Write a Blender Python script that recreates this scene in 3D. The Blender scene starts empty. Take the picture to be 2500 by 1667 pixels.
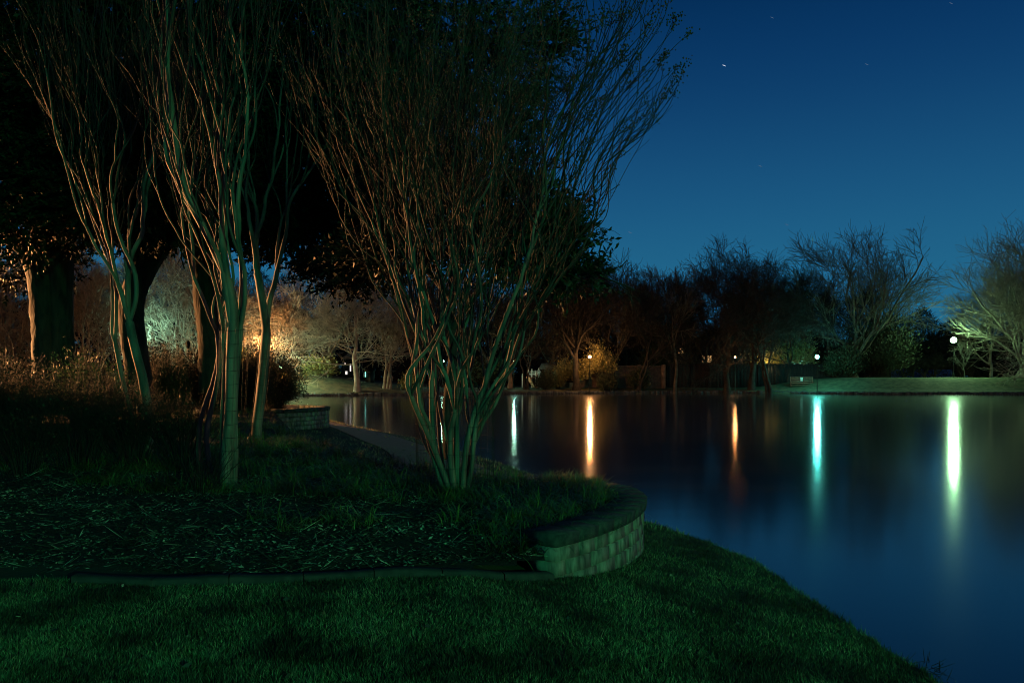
import bpy, bmesh, math
import numpy as np
from mathutils import Vector

F = 1944.0; HY = 922.0; CX = 1250.0; HC = 2.3      # focal length in photo pixels, horizon row, centre column, eye height above the water
sc = bpy.context.scene
C = sc.collection
rng = np.random.default_rng(7)

# ------------------------------------------------------------------ camera
cam_d = bpy.data.cameras.new("camera"); cam = bpy.data.objects.new("camera", cam_d); C.objects.link(cam)
cam_d.sensor_width = 36.0; cam_d.lens = F*36.0/2500.0; cam_d.shift_y = 88.5/2500.0
cam_d.clip_start = 0.05; cam_d.clip_end = 9000.0
cam.location = (0, 0, HC); cam.rotation_euler = (math.radians(90), 0, 0)
sc.camera = cam
sc.view_settings.view_transform = 'Standard'; sc.view_settings.look = 'None'
sc.view_settings.exposure = 0.0; sc.view_settings.gamma = 1.0
sc.render.engine = 'CYCLES'
cy = sc.cycles
cy.max_bounces = 4; cy.diffuse_bounces = 1; cy.glossy_bounces = 3; cy.transmission_bounces = 2
cy.sample_clamp_indirect = 3.0; cy.caustics_reflective = False; cy.caustics_refractive = False
cy.filter_width = 1.0; cy.use_denoising = True; cy.denoiser = 'OPENIMAGEDENOISE'; cy.denoising_input_passes = 'RGB_ALBEDO_NORMAL'; cy.denoising_prefilter = 'ACCURATE'; cy.use_adaptive_sampling = False
try: cy.use_light_tree = True
except Exception: pass

def lin(r, g, b):
    f = lambda c: (c/255.0/12.92) if c/255.0 <= 0.04045 else ((c/255.0+0.055)/1.055)**2.4
    return (f(r), f(g), f(b), 1.0)

# ------------------------------------------------------------------ sky (last blue of dusk, brightest along the horizon)
w = bpy.data.worlds.new("World"); sc.world = w; w.use_nodes = True
nt = w.node_tree; nt.nodes.clear()
out = nt.nodes.new('ShaderNodeOutputWorld'); bg = nt.nodes.new('ShaderNodeBackground')
tc = nt.nodes.new('ShaderNodeTexCoord'); sep = nt.nodes.new('ShaderNodeSeparateXYZ'); rp = nt.nodes.new('ShaderNodeValToRGB')
nt.links.new(tc.outputs['Generated'], sep.inputs[0]); nt.links.new(sep.outputs['Z'], rp.inputs['Fac'])
nt.links.new(rp.outputs['Color'], bg.inputs['Color']); nt.links.new(bg.outputs[0], out.inputs[0])
bg.inputs['Strength'].default_value = 1.0
cr = rp.color_ramp; cr.interpolation = 'B_SPLINE'
stops = [(0.0, lin(34, 104, 138)), (0.12, lin(33, 102, 138)), (0.20, lin(27, 88, 130)), (0.29, lin(17, 68, 112)), (0.37, lin(9, 54, 100)), (0.45, lin(3, 42, 82)), (1.0, lin(0, 20, 45))]
while len(cr.elements) < len(stops): cr.elements.new(0.5)
for e, (p_, c_) in zip(cr.elements, stops): e.position = p_; e.color = c_

# ------------------------------------------------------------------ helpers
def P(px, py, d):                      # the point at depth d seen at a photo pixel
    return np.array([(px-CX)/F*d, d, HC+(HY-py)/F*d])

def tag(o, label=None, cat=None, group=None, kind=None):
    if label: o['label'] = label
    if cat: o['category'] = cat
    if group: o['group'] = group
    if kind: o['kind'] = kind
    return o

def mesh_np(name, v, f, mat, parent=None, smooth=False):
    v = np.asarray(v, dtype=np.float32); f = np.asarray(f, dtype=np.int32)
    me = bpy.data.meshes.new(name); n, k = f.shape
    me.vertices.add(len(v)); me.vertices.foreach_set('co', v.ravel())
    me.loops.add(n*k); me.loops.foreach_set('vertex_index', f.ravel())
    me.polygons.add(n); me.polygons.foreach_set('loop_start', np.arange(n, dtype=np.int32)*k)
    try: me.polygons.foreach_set('loop_total', np.full(n, k, dtype=np.int32))
    except Exception: pass
    me.update(calc_edges=True); me.validate()
    if smooth: me.polygons.foreach_set('use_smooth', np.ones(n, dtype=bool))
    if mat: me.materials.append(mat)
    o = bpy.data.objects.new(name, me); C.objects.link(o)
    if parent: o.parent = parent; o.location = -Vector(parent.location)
    return o

def empty(name, loc, label=None, cat=None, group=None):
    o = bpy.data.objects.new(name, None); C.objects.link(o); o.location = Vector(loc); o.empty_display_size = .2
    return tag(o, label, cat, group)

class MB:                               # collects world-space pieces into one mesh
    def __init__(s): s.v = []; s.f = []; s.n = 0
    def add(s, v, f):
        v = np.asarray(v, float); f = np.asarray(f, int)
        if f.shape[1] == 3: f = np.concatenate([f, f[:, 2:3]], 1) if False else f
        s.v.append(v); s.f.append(f+s.n); s.n += len(v); return s
    def box(s, c, size, rz=0.0, ry=0.0):
        x, y, z = np.array(size)/2.0
        v = np.array([[i*x, j*y, k*z] for i in (-1, 1) for j in (-1, 1) for k in (-1, 1)], float)
        if ry: ca, sa = math.cos(ry), math.sin(ry); v = v@np.array([[ca, 0, -sa], [0, 1, 0], [sa, 0, ca]])
        if rz: ca, sa = math.cos(rz), math.sin(rz); v = v@np.array([[ca, sa, 0], [-sa, ca, 0], [0, 0, 1]])
        s.add(v+np.array(c), [[0, 1, 3, 2], [4, 6, 7, 5], [0, 4, 5, 1], [2, 3, 7, 6], [0, 2, 6, 4], [1, 5, 7, 3]]); return s
    def hexa(s, v8):                    # 4 bottom points then 4 top points
        s.add(v8, [[0, 3, 2, 1], [4, 5, 6, 7], [0, 1, 5, 4], [1, 2, 6, 5], [2, 3, 7, 6], [3, 0, 4, 7]]); return s
    def tube(s, pts, rad, m=6):
        v, f = tubes(np.asarray(pts, float)[None], np.broadcast_to(np.asarray(rad, float), (len(pts),))[None], m); s.add(v, f); return s
    def lathe(s, c, prof, m=16):        # prof: (radius, z)
        v = []; f = []
        for r, z in prof:
            for i in range(m): a = 2*math.pi*i/m; v.append((c[0]+r*math.cos(a), c[1]+r*math.sin(a), c[2]+z))
        for j in range(len(prof)-1):
            for i in range(m): f.append([j*m+i, j*m+(i+1) % m, (j+1)*m+(i+1) % m, (j+1)*m+i])
        s.add(v, f); return s
    def build(s, name, mat, parent=None, smooth=False):
        return mesh_np(name, np.concatenate(s.v), np.concatenate(s.f), mat, parent, smooth)

def norm(a): return a/np.maximum(np.linalg.norm(a, axis=-1, keepdims=True), 1e-9)

def tubes(p, r, m=4):                   # p (n,k,3), r (n,k): one tapering tube for each polyline
    n, k, _ = p.shape
    t = norm(np.gradient(p, axis=1)); md = np.abs(norm(p[:, -1]-p[:, 0]))
    ref = np.eye(3)[np.argmin(md, axis=1)][:, None, :]
    u = norm(np.cross(t, np.broadcast_to(ref, t.shape))); v = np.cross(t, u)
    a = np.arange(m)*2*math.pi/m
    ring = p[:, :, None]+r[:, :, None, None]*(np.cos(a)[:, None]*u[:, :, None]+np.sin(a)[:, None]*v[:, :, None])
    idx = np.arange(n*k*m).reshape(n, k, m)
    A = idx[:, :-1]; B = idx[:, 1:]
    f = np.stack([A, np.roll(A, -1, 2), np.roll(B, -1, 2), B], -1).reshape(-1, 4)
    return ring.reshape(-1, 3), f

def resample(pts, k):
    pts = np.asarray(pts, float); s = np.r_[0, np.cumsum(np.linalg.norm(np.diff(pts[:, :3], axis=0), axis=1))]
    # smooth (Catmull-Rom) then even spacing
    q = []
    n = len(pts)
    for i in range(n-1):
        p0 = pts[max(i-1, 0)]; p1 = pts[i]; p2 = pts[i+1]; p3 = pts[min(i+2, n-1)]
        for t in np.linspace(0, 1, 9)[:-1]:
            q.append(.5*((2*p1)+(-p0+p2)*t+(2*p0-5*p1+4*p2-p3)*t*t+(-p0+3*p1-3*p2+p3)*t**3))
    q.append(pts[-1]); q = np.array(q)
    s = np.r_[0, np.cumsum(np.linalg.norm(np.diff(q[:, :3], axis=0), axis=1))]; tt = np.linspace(0, s[-1], k)
    return np.stack([np.interp(tt, s, q[:, c]) for c in range(q.shape[1])], 1)

def children(p, r, nc, ln, ang, rng, up=.1, wig=.15, k=5, rr=.55, s0=.25, rmin=.01, flat=0., end=.35):
    """branches that leave the polylines p along their length; ln (lo,hi) absolute length, shorter towards the tip"""
    n, kp, _ = p.shape; N = n*nc
    s = s0+(1-s0)*((np.tile(np.arange(nc), n)+rng.random(N))/nc); s = np.clip(s, 0, .999)
    pi = np.repeat(np.arange(n), nc); x = s*(kp-1); i = x.astype(int); fr = (x-i)[:, None]
    st = p[pi, i]*(1-fr)+p[pi, np.minimum(i+1, kp-1)]*fr; sr = r[pi, i]*(1-fr[:, 0])+r[pi, np.minimum(i+1, kp-1)]*fr[:, 0]
    d = norm(p[pi, np.minimum(i+1, kp-1)]-p[pi, i])
    rnd = norm(rng.normal(size=(N, 3))); perp = norm(np.cross(d, rnd))
    if flat: perp[:, 2] *= (1-flat); perp = norm(perp)
    a = rng.uniform(ang[0], ang[1], N)[:, None]
    dr = norm(d*np.cos(a)+perp*np.sin(a)+np.array([0, 0, up]))
    L = rng.uniform(ln[0], ln[1], N)*(1-(1-end)*s); seg = (L/(k-1))[:, None]
    pts = np.empty((N, k, 3)); pts[:, 0] = st
    for j in range(1, k):
        dr = norm(dr+rng.normal(size=(N, 3))*wig+np.array([0, 0, up*.6])); pts[:, j] = pts[:, j-1]+dr*seg
    r0 = np.maximum(sr*rr, rmin); rad = r0[:, None]*np.linspace(1, .4, k)[None]; rad = np.maximum(rad, rmin*.7)
    return pts, rad

def leaves(c, d, L, W, rng, var=.35):   # one pointed leaf face for each centre
    n = len(c); rnd = norm(rng.normal(size=(n, 3))); s = norm(np.cross(d, rnd))
    l = (L*rng.uniform(1-var, 1+var, n))[:, None]; ww = (W*rng.uniform(1-var, 1+var, n))[:, None]
    v = np.stack([c, c+d*l*.45+s*ww*.5, c+d*l, c+d*l*.45-s*ww*.5], 1).reshape(-1, 3)
    return v, np.arange(n*4).reshape(n, 4)

def tree_np(name, base, parts, label=None, cat='tree', group=None):
    """parts: list of (part name, verts, faces, material, smooth) in world space under an empty at the base"""
    e = empty(name, base, label, cat, group)
    for nm, v, f, m, sm in parts: mesh_np(nm, v, f, m, e, sm)
    return e

def cat_vf(lst):
    vs = []; fs = []; n = 0
    for v, f in lst: vs.append(v); fs.append(f+n); n += len(v)
    return np.concatenate(vs), np.concatenate(fs)

# ------------------------------------------------------------------ materials
def mat(name, c1, c2=None, rough=.8, scale=6., bump=0., bscale=None, detail=5., spec=.3, stretch=None, metal=0.):
    m = bpy.data.materials.new(name); m.use_nodes = True; t = m.node_tree; b = t.nodes['Principled BSDF']
    b.inputs['Roughness'].default_value = rough; b.inputs['Metallic'].default_value = metal
    b.inputs['Specular IOR Level'].default_value = spec
    b.inputs['Base Color'].default_value = (*c1, 1)
    tcn = t.nodes.new('ShaderNodeTexCoord'); mp = t.nodes.new('ShaderNodeMapping'); t.links.new(tcn.outputs['Object'], mp.inputs[0])
    if stretch: mp.inputs['Scale'].default_value = stretch
    if c2 is not None:
        nz = t.nodes.new('ShaderNodeTexNoise'); nz.inputs['Scale'].default_value = scale; nz.inputs['Detail'].default_value = detail
        r = t.nodes.new('ShaderNodeValToRGB'); r.color_ramp.elements[0].position = .35; r.color_ramp.elements[1].position = .68
        r.color_ramp.elements[0].color = (*c1, 1); r.color_ramp.elements[1].color = (*c2, 1)
        t.links.new(mp.outputs[0], nz.inputs['Vector']); t.links.new(nz.outputs['Fac'], r.inputs[0]); t.links.new(r.outputs[0], b.inputs['Base Color'])
    if bump:
        n2 = t.nodes.new('ShaderNodeTexNoise'); n2.inputs['Scale'].default_value = bscale or scale*3; n2.inputs['Detail'].default_value = 6
        bp = t.nodes.new('ShaderNodeBump'); bp.inputs['Strength'].default_value = min(bump*10, 1) if bump < .1 else 1.0; bp.inputs['Distance'].default_value = bump
        t.links.new(mp.outputs[0], n2.inputs['Vector']); t.links.new(n2.outputs['Fac'], bp.inputs['Height']); t.links.new(bp.outputs[0], b.inputs['Normal'])
    return m

def island(name, cols, rough=.6, spec=.4, patch=None):   # every leaf or blade gets a colour of its own
    m = bpy.data.materials.new(name); m.use_nodes = True; t = m.node_tree; b = t.nodes['Principled BSDF']
    g = t.nodes.new('ShaderNodeNewGeometry'); r = t.nodes.new('ShaderNodeValToRGB')
    el = r.color_ramp.elements
    while len(el) < len(cols): el.new(.5)
    for i, c in enumerate(cols): el[i].position = i/(len(cols)-1); el[i].color = (*c, 1)
    t.links.new(g.outputs['Random Per Island'], r.inputs[0])
    src = r.outputs[0]
    if patch:
        tcn = t.nodes.new('ShaderNodeTexCoord'); nz = t.nodes.new('ShaderNodeTexNoise'); nz.inputs['Scale'].default_value = patch; nz.inputs['Detail'].default_value = 4
        r2 = t.nodes.new('ShaderNodeValToRGB'); r2.color_ramp.elements[0].position = .36; r2.color_ramp.elements[1].position = .62
        r2.color_ramp.elements[0].color = (.22, .22, .22, 1); r2.color_ramp.elements[1].color = (1.25, 1.25, 1.25, 1)
        mx = t.nodes.new('ShaderNodeMix'); mx.data_type = 'RGBA'; mx.blend_type = 'MULTIPLY'; mx.inputs[0].default_value = 1
        t.links.new(tcn.outputs['Object'], nz.inputs['Vector']); t.links.new(nz.outputs['Fac'], r2.inputs[0])
        t.links.new(src, mx.inputs[6]); t.links.new(r2.outputs[0], mx.inputs[7]); src = mx.outputs[2]
    t.links.new(src, b.inputs['Base Color']); b.inputs['Roughness'].default_value = rough; b.inputs['Specular IOR Level'].default_value = spec
    return m

def emit(name, col, st):
    m = bpy.data.materials.new(name); m.use_nodes = True; t = m.node_tree; t.nodes.clear()
    e = t.nodes.new('ShaderNodeEmission'); o = t.nodes.new('ShaderNodeOutputMaterial'); e.inputs[0].default_value = (*col, 1); e.inputs[1].default_value = st
    t.links.new(e.outputs[0], o.inputs[0]); return m

M = {}
M['ground'] = mat('turf', (.010, .024, .010), (.026, .045, .018), .95, .9, .03, 14)
M['farlawn'] = mat('park_turf', (.03, .04, .02), (.085, .085, .045), .95, 1.3, .09, 3)
M['soil'] = mat('mulch_soil', (.006, .007, .005), (.022, .02, .013), .95, 22, .02, 60)
M['asphalt'] = mat('path_surface', (.12, .095, .08), (.19, .15, .12), .9, 9, .006, 120)
M['concrete'] = mat('edging_concrete', (.016, .02, .016), (.035, .038, .03), .9, 12, .003, 160)
M['block'] = mat('split_block', (.05, .055, .045), (.24, .235, .18), .95, 7, .006, 70, stretch=(1.6, 1.6, .5))
M['cap'] = mat('cap_stone', (.016, .022, .020), (.05, .058, .046), .9, 14, .003, 90)
M['myrtle'] = mat('myrtle_bark', (.045, .040, .03), (.16, .135, .095), .65, 7, .006, 30, stretch=(1, 1, .22))
M['myrtle_dim'] = mat('myrtle_twig_bark_dimmed', (.008, .008, .006), (.024, .021, .016), .75, 3)  # twig bark's own dark tone plus fading lamp light put into the colour
M['oak'] = mat('oak_bark', (.008, .007, .006), (.034, .025, .017), .9, 9, .05, 16, stretch=(1, 1, .25))
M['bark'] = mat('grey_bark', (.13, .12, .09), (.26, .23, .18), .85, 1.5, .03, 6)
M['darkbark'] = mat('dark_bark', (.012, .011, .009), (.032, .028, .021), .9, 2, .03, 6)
M['brownbark'] = mat('brown_bark', (.08, .065, .045), (.19, .15, .10), .85, 1.5, .03, 6)
M['wood'] = mat('wood_mass', (.006, .006, .005), (.018, .014, .010), .95, .2)
M['metal'] = mat('post_metal', (.02, .03, .025), None, .5, metal=.6)
M['wire'] = mat('galvanised_wire', (.012, .012, .012), None, .8, metal=0.)
M['brick'] = mat('fence_brick', (.10, .07, .055), (.19, .13, .10), .9, 2.5, .02, 12)
M['darkwall'] = mat('dark_boards', (.006, .006, .006), (.013, .012, .011), .85, 2, .02, 6, stretch=(4, 1, 1))
M['stucco'] = mat('house_wall', (.22, .17, .11), (.32, .25, .17), .9, 1.2, .01, 8)
M['roof'] = mat('roof_shingle', (.05, .045, .04), (.09, .08, .07), .9, 2.5, .02, 10)
M['redwood'] = mat('bench_wood', (.16, .07, .045), (.28, .13, .08), .8, 3)
M['white'] = mat('white_paint', (.55, .55, .5), (.75, .74, .7), .6, 3)
M['stone'] = mat('bank_stone', (.02, .025, .03), (.07, .08, .08), .9, 1.2, .08, 4)
M['blue'] = mat('blue_lit_fence', (.10, .15, .5), (.16, .24, .7), .7, 3)  # the blue light falling on the fence, put into its base colour
M['plastic'] = mat('slide_plastic', (.45, .22, .10), (.6, .3, .15), .5, 3)
M['leaf'] = island('oak_leaf', [(.003, .007, .003), (.008, .015, .005), (.018, .022, .009)], .6, .12)
M['magleaf'] = island('glossy_leaf', [(.006, .014, .005), (.012, .024, .009), (.035, .03, .014)], .5, .2)
M['shrubleaf'] = island('shrub_leaf', [(.004, .008, .004), (.010, .018, .007), (.028, .032, .013)], .55, .12)
M['farleaf'] = island('evergreen_leaf', [(.010, .016, .007), (.020, .032, .013), (.038, .046, .02)], .7, .3)
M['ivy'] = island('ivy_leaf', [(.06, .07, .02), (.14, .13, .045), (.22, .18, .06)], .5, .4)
M['grass'] = island('lawn_blade', [(.008, .022, .008), (.035, .070, .026), (.08, .13, .05), (.26, .25, .12)], .65, .25, 1.6)
M['lir'] = island('border_blade', [(.014, .04, .010), (.05, .10, .025), (.16, .20, .04), (.04, .07, .02)], .45, .5, 1.1)
M['drygrass'] = island('dry_blade', [(.10, .11, .05), (.2, .19, .09), (.28, .25, .13)], .7, .3)
M['litter'] = island('leaf_litter', [(.006, .008, .006), (.03, .04, .028), (.075, .09, .06), (.34, .33, .22)], .8, .25, 2.2)
M['myrtle_mid'] = mat('myrtle_branch_bark_half_dimmed', (.02, .018, .013), (.07, .058, .042), .7, 5)  # middle tone, so the crown dims upward as if the lamp light faded
M['midbark'] = mat('grey_brown_bark', (.04, .037, .028), (.10, .09, .065), .85, 1.5, .03, 6)
M['seed'] = mat('seed_pod', (.04, .03, .02), (.07, .05, .03), .8, 4)
M['stem'] = mat('shrub_stem', (.006, .006, .0045), (.016, .015, .011), .8, 4)
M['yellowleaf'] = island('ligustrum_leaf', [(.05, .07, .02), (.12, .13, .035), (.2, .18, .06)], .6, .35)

ORANGE = (1.0, .43, .14); GREEN = (.45, 1.0, .45); TEAL = (.12, 1.0, .82); KEY = (.08, 1.0, .38); MINT = (.45, 1., .72)

# ------------------------------------------------------------------ terrain
near_shore = [(60, -9), (24, -8), (10, -6), (5, -3), (3.25, 0), (3.1, 4), (3.12, 6.2), (3.0, 8), (3.02, 9.5), (2.55, 11), (1.9, 12.6), (1.2, 15), (.55, 18), (0, 19.8), (-1.2, 23), (-3.2, 28.3), (-6.5, 35), (-10.6, 44), (-18, 56), (-30, 68), (-48, 80), (-64, 90)]
far_shore = [(-62, 95), (-45, 96.5), (-27, 99), (-20, 100.5), (-13, 103), (-4, 108), (4, 112), (12, 115), (22, 117), (35, 117), (42, 115.5), (48, 110), (56, 107), (70, 106), (100, 103), (150, 90), (190, 20), (160, -12)]
LAKE = np.array(near_shore+far_shore)
def sdist(x, y):                        # distance from the shore, positive on land
    p = np.stack([np.ravel(x), np.ravel(y)], 1); a = LAKE; b = np.roll(LAKE, -1, 0)
    best = np.full(len(p), 1e9); ins = np.zeros(len(p), bool)
    for (ax, ay), (bx, by) in zip(a, b):
        dx, dy = bx-ax, by-ay; t = np.clip(((p[:, 0]-ax)*dx+(p[:, 1]-ay)*dy)/(dx*dx+dy*dy), 0, 1)
        best = np.minimum(best, np.hypot(p[:, 0]-ax-t*dx, p[:, 1]-ay-t*dy))
        c = (ay > p[:, 1]) != (by > p[:, 1])
        xi = np.where(c, (bx-ax)*(p[:, 1]-ay)/np.where(by == ay, 1, by-ay)+ax, 0)
        ins ^= c & (p[:, 0] < xi)
    return np.where(ins, -best, best).reshape(np.shape(x))
def sm(t): t = np.clip(t, 0, 1); return t*t*(3-2*t)
CRX = [-120, -60, -34, -29, -24.4, -21, -17.4, -13, 0, 36, 39, 42, 46, 50, 60, 75, 120]
CRZ = [3.0, 3.2, 3.1, 2.9, 2.5, 1.85, 1.35, .85, .8, .82, 1.0, 1.5, 2.1, 2.33, 2.36, 2.33, 2.3]
def nz2(x, y): return (np.sin(x*3.1+1.3*np.sin(y*2.3))*np.cos(y*2.7+np.sin(x*1.9))+.5*np.sin(x*7.3+y*5.1)*np.cos(y*8.2-x*3.3))
def ground_z(x, y):
    x = np.asarray(x, float); y = np.asarray(y, float); s = sdist(x, y); s = s+np.where((y < 30) & (np.abs(s) < 1), .035*nz2(x*.9, y*.9)+.02*nz2(x*3, y*3), 0)
    near = np.where(s > 0, .11*sm(s/.12)+.165*np.minimum(s, 3.4)+.028*np.clip(s-3.4, 0, 30)+nz2(x, y)*.008*sm(s/.5), np.maximum(-1.5, s*1.4-.03))
    cr_ = np.interp(x, CRX, CRZ)
    # the crest falls off again behind, as on a real bank
    far = np.where(s > 0, .42*sm(s/.5)+(cr_-.42)*sm((s-.3)/7.5)-np.maximum(cr_-1.1, 0)*.55*sm((s-12)/14)+nz2(x*.2, y*.2)*.03, np.maximum(-1.5, s*.9-.05))
    wf = sm((y-62)/18.); wf = np.maximum(wf, sm((x-20)/10))
    return near*(1-wf)+far*wf
def axis(segs):
    r = [segs[0][0]]
    for a, b, st in segs:
        n = max(1, int(round((b-a)/st))); r += list(np.linspace(a, b, n+1)[1:])
    return np.array(r)
gx = axis([(-1500, -300, 150), (-300, -80, 12), (-80, -14, .9), (-14, -7, .25), (-7, 4.5, .075), (4.5, 12, .5), (12, 80, .8), (80, 200, 6), (200, 1500, 150)])
gy = axis([(-300, -20, 20), (-20, 2.5, 1.2), (2.5, 14, .075), (14, 32, .16), (32, 92, 1.0), (92, 122, .45), (122, 160, 2), (160, 400, 20), (400, 2500, 210)])
X, Y = np.meshgrid(gx, gy); Z = ground_z(X, Y)
idx = np.arange(X.size).reshape(X.shape)
q = np.stack([idx[:-1, :-1], idx[:-1, 1:], idx[1:, 1:], idx[1:, :-1]], -1).reshape(-1, 4)
gobj = mesh_np('ground', np.stack([X.ravel(), Y.ravel(), Z.ravel()], 1), q, M['ground'], None, True); tag(gobj, 'grass banks round the lake', None, None, 'structure')
gobj.data.materials.append(M['farlawn'])
cyq = Y.ravel()[q].mean(1); gobj.data.polygons.foreach_set('material_index', (cyq > 60).astype(np.int32)); gobj.data.update()

# water: long exposure smooths it, wind stretches the lights towards the eye
wm = bpy.data.materials.new('lake_water'); wm.use_nodes = True; t = wm.node_tree; t.nodes.clear()
o_ = t.nodes.new('ShaderNodeOutputMaterial'); mx = t.nodes.new('ShaderNodeMixShader'); gl = t.nodes.new('ShaderNodeBsdfGlossy'); df = t.nodes.new('ShaderNodeBsdfDiffuse')
df.inputs[0].default_value = (.004, .010, .013, 1); gl.inputs['Color'].default_value = (1, 1, 1, 1); gl.inputs['Roughness'].default_value = .115
fr = t.nodes.new('ShaderNodeFresnel'); fr.inputs[0].default_value = 2.5
tcn = t.nodes.new('ShaderNodeTexCoord'); mp = t.nodes.new('ShaderNodeMapping'); mp.inputs['Scale'].default_value = (.35, 1.1, 1); n1 = t.nodes.new('ShaderNodeTexNoise'); n1.inputs['Scale'].default_value = 1.1; n1.inputs['Detail'].default_value = 3
bp = t.nodes.new('ShaderNodeBump'); bp.inputs['Strength'].default_value = .06; bp.inputs['Distance'].default_value = .02
t.links.new(tcn.outputs['Object'], mp.inputs[0]); t.links.new(mp.outputs[0], n1.inputs['Vector']); t.links.new(n1.outputs['Fac'], bp.inputs['Height'])
t.links.new(bp.outputs[0], gl.inputs['Normal'])
t.links.new(fr.outputs[0], mx.inputs[0]); t.links.new(df.outputs[0], mx.inputs[1]); t.links.new(gl.outputs[0], mx.inputs[2]); t.links.new(mx.outputs[0], o_.inputs[0])
wat = mesh_np('water', [(-250, -200, 0), (250, -200, 0), (250, 250, 0), (-250, 250, 0)], [[0, 1, 2, 3]], wm); tag(wat, 'calm dark lake', None, None, 'structure')

# path along the near shore
nsx = resample([(p[0], p[1], 0) for p in near_shore[11:20]], 120)
tg = norm(np.gradient(nsx, axis=0)); nrm = np.stack([-tg[:, 1], tg[:, 0]], 1)
rows = []
for s_ in np.linspace(1.25, 3.3, 9):
    q_ = nsx[:, :2]+nrm*s_; rows.append(np.stack([q_[:, 0], q_[:, 1], ground_z(q_[:, 0], q_[:, 1])+.02], 1))
rows = np.array(rows); ii = np.arange(9*120).reshape(9, 120)
pf = np.stack([ii[:-1, :-1], ii[:-1, 1:], ii[1:, 1:], ii[1:, :-1]], -1).reshape(-1, 4)
tag(mesh_np('path', rows.reshape(-1, 3), pf, M['asphalt'], None, True), 'brown path along the near shore', None, None, 'structure')

# ------------------------------------------------------------------ planter walls
def poly_arc(pts, step):
    p = resample([(a, b, 0) for a, b in pts], 400)[:, :2]; s = np.r_[0, np.cumsum(np.linalg.norm(np.diff(p, axis=0), axis=1))]
    return p, s
def at_arc(p, s, d):
    q_ = np.array([np.interp(d, s, p[:, 0]), np.interp(d, s, p[:, 1])]); a = np.array([np.interp(d+.02, s, p[:, 0]), np.interp(d+.02, s, p[:, 1])]); b = np.array([np.interp(d-.02, s, p[:, 0]), np.interp(d-.02, s, p[:, 1])])
    tt = (a-b)/max(np.linalg.norm(a-b), 1e-9); return q_, np.array([tt[1], -tt[0]])      # outward = right of travel
def planter_wall(name, pts, ztop, zbot, label, seed):
    rg = np.random.default_rng(seed); p, s = poly_arc(pts, .1); L = s[-1]
    e = empty(name, (p[0][0], p[0][1], zbot), label, 'garden wall')
    ch = .115; course = .135; mb = MB(); k = 0; z = ztop-ch
    while z > zbot:
        d = -(.17 if k % 2 else 0.0)
        while d < L:
            ln = .40*rg.uniform(.6, 1.15); a = max(d, 0); b = min(d+ln, L)
            if b-a > .05:
                pr = rg.uniform(-.010, .010); g = .007
                (pa, na), (pb, nb) = at_arc(p, s, a+g), at_arc(p, s, b-g)
                pm, nm = at_arc(p, s, (a+b)/2)
                for (u0, n0), (u1, n1_) in (((pa, na), (pb, nb)),):
                    o0 = u0+n0*pr; o1 = u1+n1_*pr; i0 = u0-n0*.30; i1 = u1-n1_*.30; z0 = z-course+.010; z1 = z-.004
                    mb.hexa([(*o0, z0), (*o1, z0), (*i1, z0), (*i0, z0), (*(o0-n0*.006), z1), (*(o1-n1_*.006), z1), (*i1, z1), (*i0, z1)])
            d += ln
        z -= course; k += 1
    mb.build('block_courses', M['block'], e)
    mb = MB(); d = 0
    while d < L-.02:
        ln = .31*rg.uniform(.9, 1.1); b = min(d+ln, L); 
        if L-b < .12: b = L
        (pa, na), (pb, nb) = at_arc(p, s, d+.002), at_arc(p, s, b-.002); pr = .035+rg.uniform(-.004, .004); z0 = ztop-ch; z1 = ztop+rg.uniform(-.003, .003)
        o0, o1, i0, i1 = pa+na*pr, pb+nb*pr, pa-na*.33, pb-nb*.33
        mb.hexa([(*(o0-na*.012), z0), (*(o1-nb*.012), z0), (*i1, z0), (*i0, z0), (*o0, z1-.01), (*o1, z1-.01), (*i1, z1), (*i0, z1)])
        d = b
    mb.build('cap_stones', M['cap'], e)
    return p, s
W1 = [(.36, 6.87), (.66, 7.21), (.91, 7.585), (1.17, 8.05), (1.42, 8.7), (1.52, 9.2), (1.5, 9.75), (1.38, 10.15), (1.1, 10.45), (.7, 10.65), (.2, 10.8)]
planter_wall('planter_wall', W1, .95, .05, 'low curved wall of pale split blocks with dark cap, beside the water in the foreground', 1)
W2 = [(-10.5, 23.9), (-9, 23.7), (-7.6, 23.6), (-6.9, 23.9), (-6.35, 24.6), (-6.05, 25.6), (-6.1, 26.6), (-6.6, 27.6), (-8, 28.6)]
planter_wall('planter_wall', W2, 1.35, .3, 'smaller curved block wall behind the trees at the start of the path', 2)

# planting bed (mulched soil) inside curb and wall
BED = np.array([(-9, 5.2), (-6, 5.75), (-4.2, 6.02), (-3.35, 6.12), (-2.4, 6.16), (-1.2, 6.50), (-.1, 6.72), (.40, 6.95), (.62, 7.3), (.85, 7.7), (1.08, 8.15), (1.27, 8.8), (1.33, 9.3), (1.2, 9.85), (.9, 10.25), (.3, 10.6), (-.6, 11.0), (-1.5, 11.9), (-2.6, 13.2), (-4.0, 15.5), (-5.6, 19), (-6.9, 23.4), (-7.2, 24.4), (-6.8, 25.5), (-7, 27), (-9, 28.5), (-14, 30), (-24, 26), (-22, 8), (-14, 4.6)])
def inpoly(x, y, poly):
    ins = np.zeros(np.shape(x), bool); n = len(poly)
    for i in range(n):
        (ax, ay), (bx, by) = poly[i], poly[(i+1) % n]; c = (ay > y) != (by > y)
        ins ^= c & (x < (bx-ax)*(y-ay)/(by-ay if by != ay else 1)+ax)
    return ins
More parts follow.
